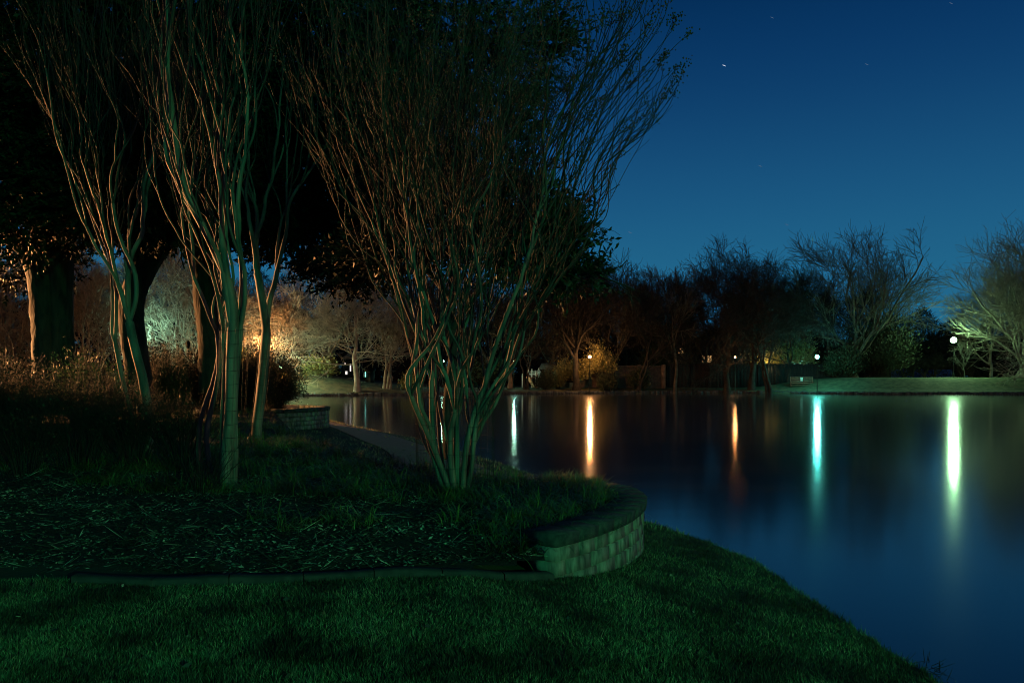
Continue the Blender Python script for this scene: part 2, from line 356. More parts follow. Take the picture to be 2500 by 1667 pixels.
def pdist(x, y, poly):
    best = np.full(np.shape(x), 1e9); n = len(poly)
    for i in range(n):
        (ax, ay), (bx, by) = poly[i], poly[(i+1) % n]; dx, dy = bx-ax, by-ay; t_ = np.clip(((x-ax)*dx+(y-ay)*dy)/(dx*dx+dy*dy), 0, 1)
        best = np.minimum(best, np.hypot(x-ax-t_*dx, y-ay-t_*dy))
    return best
def bed_z(x, y):
    e = pdist(x, y, BED); ym = np.interp(y, [5, 6.2, 8, 10, 14, 18, 26, 34], [.66, .70, .86, .95, 1.08, 1.22, 1.34, 1.36])
    return ym+.05*sm(e/.5)-.02+nz2(x*1.3, y*1.3)*.012
bx_ = axis([(-22, -8, .5), (-8, 1.6, .12)]); by_ = axis([(4.4, 12, .12), (12, 30, .35)])
BX, BY = np.meshgrid(bx_, by_); ins = inpoly(BX, BY, BED); BZ = bed_z(BX, BY)
BZ = np.where(ins, BZ, BZ)
i2 = np.arange(BX.size).reshape(BX.shape); bq = np.stack([i2[:-1, :-1], i2[:-1, 1:], i2[1:, 1:], i2[1:, :-1]], -1).reshape(-1, 4)
ins2 = ins | (inpoly(BX, BY, np.array(W1)) & (pdist(BX, BY, np.array(W1)) > .17)); ins2 |= (BY < 7.0) & (BX < .45) & (pdist(BX, BY, BED) < .11); keep = ins2.ravel()[bq].all(1)
tag(mesh_np('bed_soil', np.stack([BX.ravel(), BY.ravel(), BZ.ravel()], 1), bq[keep], M['soil'], None, True), 'dark mulched planting bed', None, None, 'structure')
# low sloping bank of soil that carries the lake side of the bed
edge = resample([(a, b, 0) for a, b in BED[13:23]], 80); te = norm(np.gradient(edge, axis=0)); ne = np.stack([te[:, 1], -te[:, 0]], 1)
r0 = np.c_[edge[:, :2]-ne*.15, bed_z(edge[:, 0]-ne[:, 0]*.15, edge[:, 1]-ne[:, 1]*.15)]; r1 = np.c_[edge[:, :2]+ne*.45, ground_z(edge[:, 0]+ne[:, 0]*.45, edge[:, 1]+ne[:, 1]*.45)-.03]
ii = np.arange(160).reshape(2, 80); mesh_sl = mesh_np('bed_slope', np.concatenate([r0, r1]), np.stack([ii[0, :-1], ii[1, :-1], ii[1, 1:], ii[0, 1:]], 1), M['soil'], None, True); tag(mesh_sl, 'soil slope at the back of the bed', None, None, 'structure')

# concrete curb along the front of the bed
cur = resample([(-3.3, 6.02, 0), (-2.4, 6.06, 0), (-1.2, 6.40, 0), (-.1, 6.62, 0), (.33, 6.84, 0)], 90)
e = empty('bed_curb', (cur[60][0], cur[60][1], .6), 'long low concrete curb between the lawn and the dark mulch bed', 'curb')
bounds = [0, 14, 27, 40, 53, 66, 78, 90]
for a, b in zip(bounds[:-1], bounds[1:]):
    seg = cur[a:min(b+1, 90)]; tt = norm(np.gradient(seg, axis=0)); nn = np.stack([tt[:, 1], -tt[:, 0]], 1); k = len(seg)
    zg = ground_z(seg[:, 0], seg[:, 1])+.055+.008*np.sin(seg[:, 0]*5); vs = []
    sh = .004 if a else 0
    seg = seg.copy(); seg[0, :2] += tt[0, :2]*sh; seg[-1, :2] -= tt[-1, :2]*sh
    for off, dz in ((.06, -.16), (.065, -.012), (.052, 0), (-.052, 0), (-.065, -.012), (-.065, -.16)):
        vs.append(np.c_[seg[:, :2]+nn*off, zg+dz])
    vs = np.array(vs); ii = np.arange(6*k).reshape(6, k); f_ = np.stack([ii[:-1, :-1], ii[1:, :-1], ii[1:, 1:], ii[:-1, 1:]], -1).reshape(-1, 4)
    caps = [[ii[0, j], ii[1, j], ii[4, j], ii[5, j]] for j in (0, k-1)]
    mesh_np('curb_length', vs.reshape(-1, 3), np.concatenate([f_, np.array(caps)]), M['concrete'], e)

# stones along the far bank
mb = MB(); fs = resample([(a, b, 0) for a, b in far_shore[1:15]], 420); rg = np.random.default_rng(5)
for (x, y, _) in fs:
    h_ = rg.uniform(.22, .42); mb.box((x+rg.normal()*.05, y+.1+rg.normal()*.06, h_/2-.02), (rg.uniform(.3, .62), rg.uniform(.35, .5), h_+.1), rg.uniform(-.4, .4), rg.uniform(-.12, .12))
tag(mb.build('bank_stones', M['stone']), 'rough stones edging the far bank', None, None, 'stuff')

# ------------------------------------------------------------------ lamps (each gives off its own light)
def lamp(px, py, d, col, st, label, r=.24, zb=None, pos=None, group='park lamps round the lake'):
    p = P(px, py, d) if pos is None else np.array(pos, float)
    if zb is None: zb = float(ground_z(p[0], p[1]))
    e = empty('street_lamp', (p[0], p[1], zb), label, 'street lamp', group); h = p[2]-zb
    MB().lathe((p[0], p[1], zb), [(.0, -.2), (.2, -.2), (.2, .12), (.15, .16), (.13, .4), (.17, .46), (.09, .6), (.07, .7)], 10).build('lamp_base', M['metal'], e, True)
    MB().lathe((p[0], p[1], zb), [(.07, .7), (.06, h*.6), (.05, h-r-.12), (.1, h-r-.08), (.12, h-r*.95)], 8).build('pole', M['metal'], e, True)
    prof = [(0.02*r, -r)]+[(r*math.sin(a), -r*math.cos(a)) for a in np.linspace(.35, math.pi-.35, 7)]+[(0.02*r, r)]
    gm = emit('lamp_glow', tuple(.10+.90*c_ for c_ in col), 30.); gm.cycles.emission_sampling = 'NONE'
    MB().lathe(p, prof, 10).build('globe', gm, e, True)
    ld = bpy.data.lights.new('lamp_light', 'POINT'); ld.color = col; ld.shadow_soft_size = r*1.04; ld.use_soft_falloff = False; ld.energy = st*4*math.pi**2*r*r
    lo = bpy.data.objects.new('lamp_light', ld); C.objects.link(lo); lo.parent = e; lo.location = (0, 0, p[2]-zb)
    MB().lathe((p[0], p[1], p[2]+r*.93), [(r*.5, 0), (r*.42, .05), (r*.1, .12), (.015, .2), (0.001, .26)], 8).build('finial', M['metal'], e, True)
    return e
lamp(1440, 871, 113, ORANGE, 1000, 'lit amber lamp by the ivy-covered tree on the far bank', r=.2)
lamp(1795, 872, 113.6, ORANGE, 240, 'small lit amber lamp in front of the house, beside a thick trunk', r=.15)
lamp(1995, 871, 113.5, TEAL, 620, 'bright blue-green lamp between the bench and the grassy mound', r=.28)
lamp(2328, 830, 117, GREEN, 640, 'brightest lamp, green-white, on the crest of the mound at the right', r=.42)
lamp(1254, 884, 118, MINT, 300, 'small green-lit lamp beside the straight tan trunk', r=.17)
lamp(1080, 881, 119, MINT, 110, 'tiny white-green lamp seen through the multi-stemmed tree', r=.25)
lamp(648, 846, 103, ORANGE, 1900, 'amber lamp hidden behind the slim trunk near the second wall', r=.3)
lamp(333, 812, 97.5, MINT, 950, 'mint-coloured lamp hidden behind the leaning oak trunk', r=.35)
lamp(684, 896, 99.8, (.55, 1., .62), 3000, 'mint lamp behind the dark shrub, lighting the pale hill', r=.2)
lamp(0, 0, 0, (1., .84, .48), 1800, 'warm white lamp right of the picture that lights the block wall', r=.3, pos=(45, -12, 5.5), zb=0.6)
lamp(0, 0, 0, KEY, 2300, 'green park lamp behind the viewer, outside the picture', r=.35, pos=(12, -17, 5.4), zb=0.9)
lamp(0, 0, 0, ORANGE, 21000, 'amber lamp left of the picture that edges the stems', r=.3, pos=(-24, 22, 4.6), zb=1.2)
lamp(1858, 893, 126.5, (1., .66, .22), 700, 'hidden yellow lamp behind the dark wall under the yellow-lit leaves', r=.2)
lamp(1938, 893, 126.5, (.2, 1., .8), 600, 'hidden teal lamp behind the dark wall under the leafy tree', r=.2)
blue_l = lamp(2212, 893, 149, (.10, .16, 1.), 90, 'small blue light by the far fence', r=.14, group=None)

# ------------------------------------------------------------------ crape myrtles
def myrtle(name, env, d, stems, end_fn, seed, label, depth=.8, zb=None, delta=.34, first=(.8, 1.3), maxlev=6, seed_frac=.0, rdec=.78, nside=1, group='crape myrtles in the bed', pc=(.42, .95), kz=.34, fan=.55, rmn=.0045):
    """a vase of forking stems: every stem keeps its own lane (t,u) inside an envelope that widens with height"""
    rg = np.random.default_rng(seed); env = np.array(env, float); zz = HC+(HY-env[:, 0])*d/F
    xl = (env[:, 1]-CX)/F*d; xr = (env[:, 2]-CX)/F*d; o = np.argsort(zz); zz, xl, xr = zz[o], xl[o], xr[o]
    if zb is None: zb = zz[0]
    zb = zb-.06
    def pos(z, T):
        l = np.interp(z, zz, xl); r = np.interp(z, zz, xr); return np.stack([(l+r)/2+T[:, 0]*(r-l)/2, d+T[:, 1]*(r-l)/2*depth, z], 1)
    K = 9; pieces = []; tips = []; mains = []
    def tu(p): l = np.interp(p[2], zz, xl); r = np.interp(p[2], zz, xr); return np.array([(p[0]-(l+r)/2)/((r-l)/2), (p[1]-d)/((r-l)/2*depth)])
    def field(p):                       # direction of the vase's streamline through p, pulled back inside when it strays
        T = tu(p); m_ = np.linalg.norm(T); Tc = T*(.97/m_) if m_ > 1 else T; q_ = pos(np.array([p[2]+.25]), Tc[None])[0]; return norm(q_-p)
    stack = []
    for T, rr_ in stems:
        T = np.array(T, float); p0 = pos(np.array([zb]), T[None])[0]; stack.append((p0, field(p0), rr_, 0))
    while stack:
        p0, dr, r, lev = stack.pop(); ze = end_fn(tu(p0)); rem = ze-p0[2]; last = lev >= maxlev or rem < .55
        L = rg.uniform(*first) if lev == 0 else rg.uniform(*pc)
        if last: L = min(max(rem, .15), rg.uniform(.7, 2.2)) if rem > 0 else .12
        st_ = L/(K-1); pts = [p0]; pw_ = .22 if lev else .5; kink = np.zeros(3)
        for q_ in range(1, K):
            if rg.random() < .45: kink = rg.normal(size=3)*[1, 1, .35]*(kz if lev else kz*.45)
            dr = norm(dr*(1-pw_)+field(pts[-1])*pw_+kink*.5); pts.append(pts[-1]+dr*st_)
        p = np.array(pts); r1 = r*.9 if not last else max(r*.4, .003)
        pieces.append((p, np.linspace(r, r1, K)))
        if lev == 0: mains.append((p, None))
        if last: tips.append((p[-1], norm(p[-1]-p[-3]))); continue
        nch = 2 if rg.random() < .86 else 3; dd_ = norm(p[-1]-p[-2]); ax = norm(np.cross(dd_, rg.normal(size=3))); ay = np.cross(dd_, ax); a0 = rg.uniform(0, 6.28); sh = rg.uniform(.3, .7)
        for c in range(nch):
            a = a0+c*6.28/nch+rg.normal()*.25; an = (fan*(.8+.5*rg.random()))*(sh if c == 0 else 1.15-.5*sh); nd = norm(dd_*math.cos(an)+(ax*math.cos(a)+ay*math.sin(a))*math.sin(an)); nd[2] = max(nd[2], .25)
            stack.append((p[-1], norm(nd), max(r1*(rdec if nch == 2 else rdec*.88)*(1.12-.25*(c > 0))*rg.uniform(.85, 1.1), rmn), lev+1))
    pp = np.array([a for a, b in pieces]); rr = np.array([b for a, b in pieces]); thin = rr[:, 0] < .0125
    base = np.array([np.mean([m[0][0][0] for m in mains]), d, zb+.06])
    e = empty(name, base, label, 'tree', group)
    big = rr[:, 0] >= .0125
    bigger = rr[:, 0] >= .021; v, f = tubes(pp[bigger], rr[bigger], 8); mesh_np('stems', v, f, M['myrtle'], e, True)
    md_ = big & ~bigger
    if md_.any(): v, f = tubes(pp[md_], rr[md_], 6); mesh_np('branches', v, f, M['myrtle_mid'], e, True)
    sets = [tubes(pp[~big], rr[~big], 5)]
    tp = pp[thin]; tr_ = rr[thin]
    if len(tp) and nside:
        tk = rg.random(len(tp)) < .5; tp = tp[tk]; tr_ = tr_[tk]; a, b = children(tp, tr_, nside, (.18, .55), (.25, .7), rg, up=.25, wig=.09, k=5, rr=.6, rmin=.0034, end=.7); sets.append(tubes(a, b, 3))
        if nside > 1: a2, b2 = children(a, b, 1, (.08, .25), (.3, .8), rg, up=.2, wig=.12, k=3, rr=.7, rmin=.0022); sets.append(tubes(a2, b2, 3))
    v, f = cat_vf(sets); mesh_np('twigs', v, f, M['myrtle_dim'], e, True)
    if seed_frac:
        tl = [t_ for t_ in tips if rg.random() < seed_frac*(1 if t_[0][0] > base[0]+.6 else .3)]; vs = []; fs_ = []; n = 0; sp = []
        for tp_, td in tl:
            m = rg.integers(16, 42); ln = rg.uniform(.08, .24)
            c = tp_+td*rg.uniform(-.4, 1, (m, 1))*ln+rg.normal(size=(m, 3))*[.035, .035, .02]
            for q_ in c:
                s_ = rg.uniform(.006, .013); oc = q_+np.array([[1, 0, 0], [-1, 0, 0], [0, 1, 0], [0, -1, 0], [0, 0, 1.2], [0, 0, -1.2]])*s_
                vs.append(oc); fs_ += [[n+a_, n+b_, n+c_] for a_, b_, c_ in ((0, 2, 4), (2, 1, 4), (1, 3, 4), (3, 0, 4), (2, 0, 5), (1, 2, 5), (3, 1, 5), (0, 3, 5))]; n += 6
        if vs: mesh_np('seed_heads', np.concatenate(vs), fs_, M['seed'], e)
    return e

def endf(rows, d, jit, seed):           # rows: (t, top pixel row)
    rr_ = np.random.default_rng(seed); a = np.array(rows, float)
    return lambda T: HC+(HY-np.interp(T[0], a[:, 0], a[:, 1])-rr_.uniform(0, jit))*d/F
env1 = [(1200, 1082, 1142), (1150, 1062, 1150), (1100, 1042, 1163), (1000, 1020, 1190), (900, 1000, 1232), (800, 962, 1295), (700, 922, 1352), (600, 872, 1408), (500, 826, 1452), (400, 775, 1510), (300, 740, 1592), (200, 712, 1680), (100, 695, 1725), (0, 685, 1715), (-400, 670, 1700)]
rg = np.random.default_rng(11); st1 = []
for t_, u_, r_ in [(-.98, .1, .032), (-.75, -.4, .038), (-.55, .7, .03), (-.42, -.75, .042), (-.15, .3, .034), (-.02, -.8, .046), (.14, .85, .028), (.27, -.35, .038), (.5, .6, .032), (.62, -.7, .04), (.84, .1, .038), (1.0, -.3, .03), (.93, -.6, .034), (-.9, -.55, .028)]:
    st1.append(((t_, u_), r_*.88))
myrtle('crape_myrtle', env1, 9.45, st1, endf([(-1, 60), (-.6, -200), (0, -420), (.35, -330), (.6, -60), (.8, 40), (1.0, 150)], 9.45, 70, 3), 21, 'largest vase-shaped tree with many bare stems, standing in the middle of the bed', seed_frac=.8, maxlev=5, nside=1, first=(.5, 1.5), pc=(.42, 1.2), rdec=.80, kz=.25, fan=.5)

env2 = [(1200, 536, 575), (1100, 538, 578), (950, 545, 590), (850, 545, 600), (780, 530, 622), (700, 505, 650), (600, 455, 672), (500, 410, 690), (400, 385, 705), (300, 380, 730), (200, 370, 735), (100, 365, 740), (-300, 360, 760)]
d2 = 9.7
st2 = [((-.2, 0), .082), ((.55, .3), .05), ((-1., .3), .024)]
myrtle('crape_myrtle', env2, d2, st2, endf([(-1, 60), (0, -250), (1, 0)], d2, 80, 4), 33, 'tree with a thick pale wire-wrapped trunk left of the largest tree', maxlev=6, nside=1, rdec=.77, kz=.17, fan=.40, first=(1.9, 2.1), delta=.34, pc=(.6, 1.2), depth=.9)
env3 = [(1040, 612, 640), (900, 636, 664), (800, 642, 668), (760, 636, 678), (700, 622, 705), (600, 600, 770), (500, 590, 830), (400, 570, 860), (300, 560, 880), (100, 540, 900), (-100, 530, 900)]
d3 = 15.0
myrtle('crape_myrtle', env3, d3, [((0, 0), .10)], endf([(-1, 250), (0, 60), (1, 280)], d3, 80, 5), 44, 'slim tree with a wire-wrapped trunk beside the smaller block wall', zb=1.22, maxlev=6, nside=1, rdec=.77, kz=.17, fan=.40, first=(2.0, 2.1), delta=.42, pc=(.5, 1.2))
env4 = [(1040, 320, 372), (960, 295, 350), (840, 272, 332), (760, 262, 322), (680, 248, 308), (600, 222, 310), (540, 195, 320), (460, 150, 345), (380, 110, 400), (300, 60, 430), (200, 20, 450), (100, -10, 450), (-100, -40, 460)]
d4 = 12.5
myrtle('crape_myrtle', env4, d4, [((-.8, 0), .04), ((.6, .1), .078)], endf([(-1, 120), (0, -100), (1, 60)], d4, 90, 6), 55, 'leftmost of the vase-shaped trees, rising from the twiggy shrubs', zb=1.0, maxlev=6, nside=1, rdec=.77, kz=.17, fan=.40, first=(1.6, 2.4), delta=.34, pc=(.5, 1.1))
env5 = [(1060, 470, 520), (900, 470, 560), (760, 440, 540), (640, 430, 530), (540, 390, 510), (400, 340, 520), (250, 300, 540), (0, 280, 560)]
myrtle('crape_myrtle', env5, 11.2, [((-.5, .3), .036), ((.5, .2), .04)], endf([(-1, 150), (0, 60), (1, 120)], 11.2, 80, 8), 66, 'thin pair of stems between the leaning oak and the pale trunk', zb=1.0, maxlev=5, nside=1, first=(1.4, 2.0), delta=.5, pc=(.6, 1.2))

def wire_guard(x, y, z0, h, r, label, dv=.05, dh=.16, wr=.0022, lean=0.):
    e = empty('wire_guard', (x, y, z0), label, 'wire guard', 'wire guards round the trunks'); rg_ = np.random.default_rng(int(abs(x)*100)); sets = []
    a = np.linspace(0, 2*math.pi, 33); hs = np.arange(.02, h, dh); wob = r*(1+.05*np.sin(3*a+rg_.uniform(0, 6)))
    hp = np.array([np.c_[x+lean*q_/h+wob*np.cos(a), y+wob*np.sin(a), z0+q_+.012*np.sin(2*a+q_)] for q_ in hs]); v, f = tubes(hp, np.full(hp.shape[:2], wr), 3)
    mesh_np('hoops', v, f, M['wire'], e)
    n = int(2*math.pi*r/dv); a = np.arange(n)*2*math.pi/n; ro = r*(1+.05*np.sin(3*a)); zz_ = np.linspace(0, h, 4)
    vp = np.stack([np.stack([x+lean*q_/h+ro*np.cos(a), y+ro*np.sin(a), np.full(n, z0+q_)], 1) for q_ in zz_], 1); v, f = tubes(vp, np.full(vp.shape[:2], wr*.8), 3)
    mesh_np('upright_wires', v, f, M['wire'], e)
wire_guard(-.68, 9.45, .93, 1.3, .46, 'wire mesh ring round the foot of the largest vase-shaped tree')
wire_guard(-3.46, 9.7, .93, 1.95, .17, 'wire mesh sleeve on the thick pale trunk', dv=.06, lean=.07)
wire_guard(-4.81, 15, 1.2, 1.75, .135, 'wire mesh sleeve on the slim trunk by the smaller wall', dv=.07, lean=.2)

# ------------------------------------------------------------------ live oaks: dark trunks and leafy crowns overhead
def guide(rows, k=60):                  # rows (px, py, d, r in metres)
    a = np.array([[*P(r_[0], r_[1], r_[2]), r_[3]] for r_ in rows]); q_ = resample(a, k); return q_[:, :3], q_[:, 3]
def crown(ells, ntw, nlf, L, W, seed, tw_len=(.3, .7), dirup=.1):
    rg_ = np.random.default_rng(seed); wts = np.array([e_[6] for e_ in ells], float); wts /= wts.sum(); ci = rg_.choice(len(ells), ntw, p=wts); E = np.array([[e_[0], e_[1], e_[2], e_[3], e_[4], e_[5]] for e_ in ells], float)[ci]
    u = norm(rg_.normal(size=(ntw, 3)))*(rg_.random((ntw, 1))**.45)
    # clumps: pull twigs towards random bough ends
    cen = np.array([(E[:, 0]-CX)/F*E[:, 4], E[:, 4], HC+(HY-E[:, 1])/F*E[:, 4]]).T; rad = np.stack([E[:, 2]/F*E[:, 4], E[:, 5], E[:, 3]/F*E[:, 4]], 1)
    p = cen+u*rad; seeds_ = p[rg_.choice(ntw, max(12, ntw//26))]
    dd = ((p[:, None, :]-seeds_[None])**2).sum(2); near_ = seeds_[dd.argmin(1)]; p = p+(near_-p)*rg_.uniform(.1, .62, (ntw, 1))
    d = norm(u*rad+rg_.normal(size=(ntw, 3))*.45+[0, 0, dirup]); ln = rg_.uniform(*tw_len, ntw)[:, None]
    s = np.linspace(0, 1, 4); sag = rg_.normal(size=(ntw, 3))*.06
    tw = np.stack([p+d*ln*q_+sag*(q_*q_) for q_ in s], 1); tv = tubes(tw, np.broadcast_to(np.array([.007, .006, .004, .003]), (ntw, 4)), 3)
    sp = rg_.random((ntw, nlf))**.8; c = p[:, None]+d[:, None]*ln[:, None]*sp[..., None]+sag[:, None]*(sp**2)[..., None]
    ld = norm(d[:, None]+rg_.normal(size=(ntw, nlf, 3))*.65)
    lv = leaves(c.reshape(-1, 3), ld.reshape(-1, 3), L, W, rg_); return tv, lv
def oak(guides, ells, ntw, nlf, L, W, seed, label, base_i=0, leafmat='leaf', barkn='oak', nlimb=3, rough=.035, name='live_oak', group='dark evergreen trees over the bed', up=.05):
    rg_ = np.random.default_rng(seed); gs = [guide(g_) for g_ in guides]; pp = np.array([g_[0] for g_ in gs]); rr = np.array([g_[1] for g_ in gs])
    e = empty(name, pp[base_i][0], label, 'tree', group); v, f = tubes(pp, rr, 26)
    th = np.arange(26)*2*math.pi/26; cen_ = np.repeat(pp.reshape(-1, 3), 26, 0); sc_ = 1+rough*(.9*np.sin(8*th[None]+2.2*np.sin(cen_.reshape(-1, 26, 3)[..., 2]*2.1))+.8*np.sin(3*th[None]+cen_.reshape(-1, 26, 3)[..., 2]*1.7)).reshape(-1)+rough*.9*rg_.normal(size=len(cen_)); v = cen_+(v-cen_)*sc_[:, None]
    mesh_np('trunk', v, f, M[barkn], e, True)
    a, b = children(pp, np.minimum(rr, .14), nlimb, (1.0, 2.8), (.4, 1.1), rg_, up=up, wig=.22, k=6, rr=.5, s0=.4, rmin=.02)
    a2, b2 = children(a, b, 5, (.5, 1.5), (.4, 1.1), rg_, up=.03, wig=.25, k=5, rr=.55, s0=.2, rmin=.01)
    a3, b3 = children(a2, b2, 4, (.25, .8), (.4, 1.1), rg_, up=.03, wig=.25, k=4, rr=.55, s0=.2, rmin=.005)
    tv, lv = crown(ells, ntw, nlf, L, W, seed+1); v, f = cat_vf([tubes(a, b, 5), tubes(a2, b2, 4), tubes(a3, b3, 3), tv]); mesh_np('branches', v, f, M['darkbark'], e, True)
    if lv: mesh_np('crown', lv[0], lv[1], M[leafmat], e)
    return e
oak([[(118, 1000, 19, .36), (112, 880, 19, .30), (108, 760, 19, .29), (98, 650, 19, .33), (45, 590, 18.6, .22), (-60, 545, 18, .2), (-200, 500, 17, .12)],
     [(148, 1010, 19.1, .33), (150, 860, 19.1, .28), (148, 720, 19.1, .28), (146, 560, 19, .30), (165, 400, 19, .24), (260, 260, 18.5, .18), (360, 120, 18, .1)],
     [(112, 700, 19, .28), (108, 600, 19, .26), (100, 480, 19, .3), (60, 330, 18.5, .2), (0, 150, 18, .12)]],
    [(60, 180, 290, 300, 16.5, 3.0, 3), (80, 450, 250, 160, 17, 2.5, 2), (-120, 300, 250, 300, 16, 3, 1), (60, 640, 120, 60, 21, 1, .25)], 8000, 16, .10, .05, 71, 'big dark oak with twin trunks at the left edge')
oak([[(345, 1000, 18, .30), (335, 900, 18, .27), (325, 820, 18, .27), (322, 740, 18, .27), (345, 670, 18, .27), (372, 620, 18, .26), (420, 575, 17.8, .2), (500, 520, 17.5, .15), (620, 440, 17, .09)],
     [(350, 660, 18, .27), (345, 600, 18, .2), (330, 520, 18, .17), (300, 400, 18, .13), (240, 250, 17.5, .09)],
     [(362, 640, 18, .26), (400, 560, 18, .2), (440, 430, 18, .15), (470, 300, 17.6, .1), (500, 150, 17, .07)]],
    [(350, 150, 330, 260, 16, 2.8, 3), (380, 420, 290, 170, 16.5, 2.3, 2.4), (330, 545, 270, 45, 17, 1.6, .5)], 8000, 16, .10, .05, 72, 'leaning dark oak with orange-lit bark behind the leftmost vase tree')
oak([[(515, 960, 20, .30), (512, 880, 20, .27), (508, 800, 20, .27), (500, 730, 20, .27), (498, 660, 20, .28), (470, 600, 20, .17), (440, 520, 19.5, .12), (400, 430, 19, .08)],
     [(505, 690, 20, .27), (520, 600, 20, .22), (560, 500, 19.5, .17), (640, 400, 19, .12), (760, 330, 18, .08)],
     [(530, 580, 20, .16), (600, 520, 19, .13), (700, 480, 18, .1), (820, 450, 17, .06)]],
    [(700, 130, 330, 260, 18.8, 2.2, 3), (720, 400, 330, 170, 18.8, 2.0, 2.6), (760, 560, 270, 75, 18.4, 1.4, .9), (860, 660, 130, 45, 18, 1, .35)], 11500, 16, .10, .05, 73, 'upright dark oak behind the pale wire-wrapped trunk')
oak([[(1096, 1120, 13.2, .09), (1092, 1000, 13.4, .085), (1105, 880, 13.6, .08), (1100, 760, 13.8, .08), (1115, 640, 14, .075), (1120, 480, 14, .06), (1130, 250, 14, .05), (1150, 0, 14, .03)],
     [(1105, 800, 13.7, .07), (1180, 700, 13.5, .05), (1280, 660, 13.3, .04), (1400, 668, 13.1, .025), (1478, 645, 13, .012)],
     [(1110, 740, 13.8, .06), (1020, 640, 14, .045), (920, 590, 14, .03)],
     [(1115, 600, 14, .06), (1210, 540, 13.8, .045), (1310, 520, 13.6, .035), (1420, 560, 13.4, .015)],
     [(1115, 450, 14, .05), (1250, 330, 14, .04), (1340, 200, 14, .02)]],
    [(1120, 90, 300, 170, 14, 1.9, 2.0), (1060, 330, 250, 190, 14.4, 1.8, 2.0), (1150, 520, 240, 110, 14, 1.6, 1.5), (1290, 600, 130, 75, 13.4, .7, .75), (1380, 670, 95, 32, 13.2, .5, .34), (980, 620, 190, 60, 14.5, 1.2, .5), (1370, 540, 50, 50, 13.4, .3, .12)],
    4600, 15, .105, .04, 74, 'evergreen tree with long glossy leaves behind the largest vase-shaped tree', leafmat='magleaf', nlimb=2, rough=.02, name='magnolia_tree')

# ------------------------------------------------------------------ lawn, border plants and litter near the viewer
def blades(x, y, z, h, wd, rg_, lean=.5, seg=1, droop=.0, comb=False):
    n = len(x); a = rg_.uniform(0, 6.283, n) if not comb else 3.6*nz2(x*1.9, y*1.9)+2.0*nz2(x*6.1+2, y*5.7)+rg_.normal(0, .75, n); ln = rg_.uniform(.1, lean, n); dx = np.cos(a)*ln; dy = np.sin(a)*ln
    d = norm(np.stack([dx, dy, np.ones(n)], 1)); fa = rg_.uniform(0, 6.283, n); s = np.stack([np.cos(fa), np.sin(fa), np.zeros(n)], 1)
    c = np.stack([x, y, z], 1); hh = np.asarray(h)[:, None]; ww = np.asarray(wd)[:, None]
    if seg == 1:
        v = np.stack([c-s*ww*.5, c+s*ww*.5, c+d*hh*.6+s*ww*.32, c+d*hh], 1).reshape(-1, 3); return v, np.arange(n*4).reshape(n, 4)
    t = np.linspace(0, 1, seg+1); out_ = norm(np.stack([dx, dy, np.zeros(n)], 1)); s = np.stack([-out_[:, 1], out_[:, 0], np.zeros(n)], 1)
    dr = np.asarray(droop)[:, None]; L_, R_ = [], []
    for q_ in t:
        p = c+d*hh*q_+out_*hh*dr*.55*q_*q_-np.array([0, 0, 1])*hh*dr*.75*q_**2.4; w_ = ww*.5*(1-q_**2.2)*.9+ww*.03; L_.append(p-s*w_); R_.append(p+s*w_)
    v = np.stack(L_+R_, 1).reshape(-1, 3); m = seg+1; b_ = (np.arange(n)*2*m)[:, None]; f = []
    for j in range(seg): f.append(np.concatenate([b_+j, b_+m+j, b_+m+j+1, b_+j+1], 1))
    return v, np.stack(f, 1).reshape(-1, 4)
rl = np.random.default_rng(90)
def view_pts(n, y0, y1, rg_, mx=1.06, x0=-99, x1=99, pw=1.0):      # points thinning with distance, only inside the view cone and a bit beyond
    y = y0*(y1/y0)**(rg_.random(n)**pw); x = rg_.uniform(-1, 1, n)*y*.70*mx; k = (x > x0) & (x < x1); return x[k], y[k]
x, y = view_pts(520000, 3.6, 13, rl)
s = sdist(x, y); k = (s > .02) & ~inpoly(x, y, BED) & ~(pdist(x, y, cur[:, :2]) < .06); x, y, s = x[k], y[k], s[k]
k = ~inpoly(x, y, np.array(W1)); x, y, s = x[k], y[k], s[k]
pat = .6+.4*np.sin(x*2.1+np.sin(y*3.2)*1.4)*np.sin(y*2.6+np.sin(x*1.7)); tuft = .75+.5*np.clip(nz2(x*2.3, y*2.3), -1, 1)
h_ = (.022+.024*rl.random(len(x)))*(.9+.2*pat)*(.8+.25*tuft)*(1+1.1*(s < .13)*rl.random(len(x))); 
v, f = blades(x, y, ground_z(x, y)-.004, h_, .0034+.003*rl.random(len(x)), rl, lean=1.35, comb=True)
tag(mesh_np('lawn_grass', v, f, M['grass']), 'short mown grass of the near lawn', 'grass', kind='stuff')
x, y = view_pts(60000, 11, 60, rl); s = sdist(x, y); k = (s > .03) & (s < 5.2) & ~inpoly(x, y, BED) & ~((s > 1.2) & (s < 3.35) & (y > 19.8)) & (x < 6); x, y, s = x[k], y[k], s[k]
v, f = blades(x, y, ground_z(x, y)-.005, (.05+.05*rl.random(len(x)))*(1-.3*(s > 1)), .010+.008*rl.random(len(x)), rl, lean=1.0)
tag(mesh_np('shore_grass', v, f, M['drygrass']), 'rough dry grass along the shore beside the path', 'grass', kind='stuff')

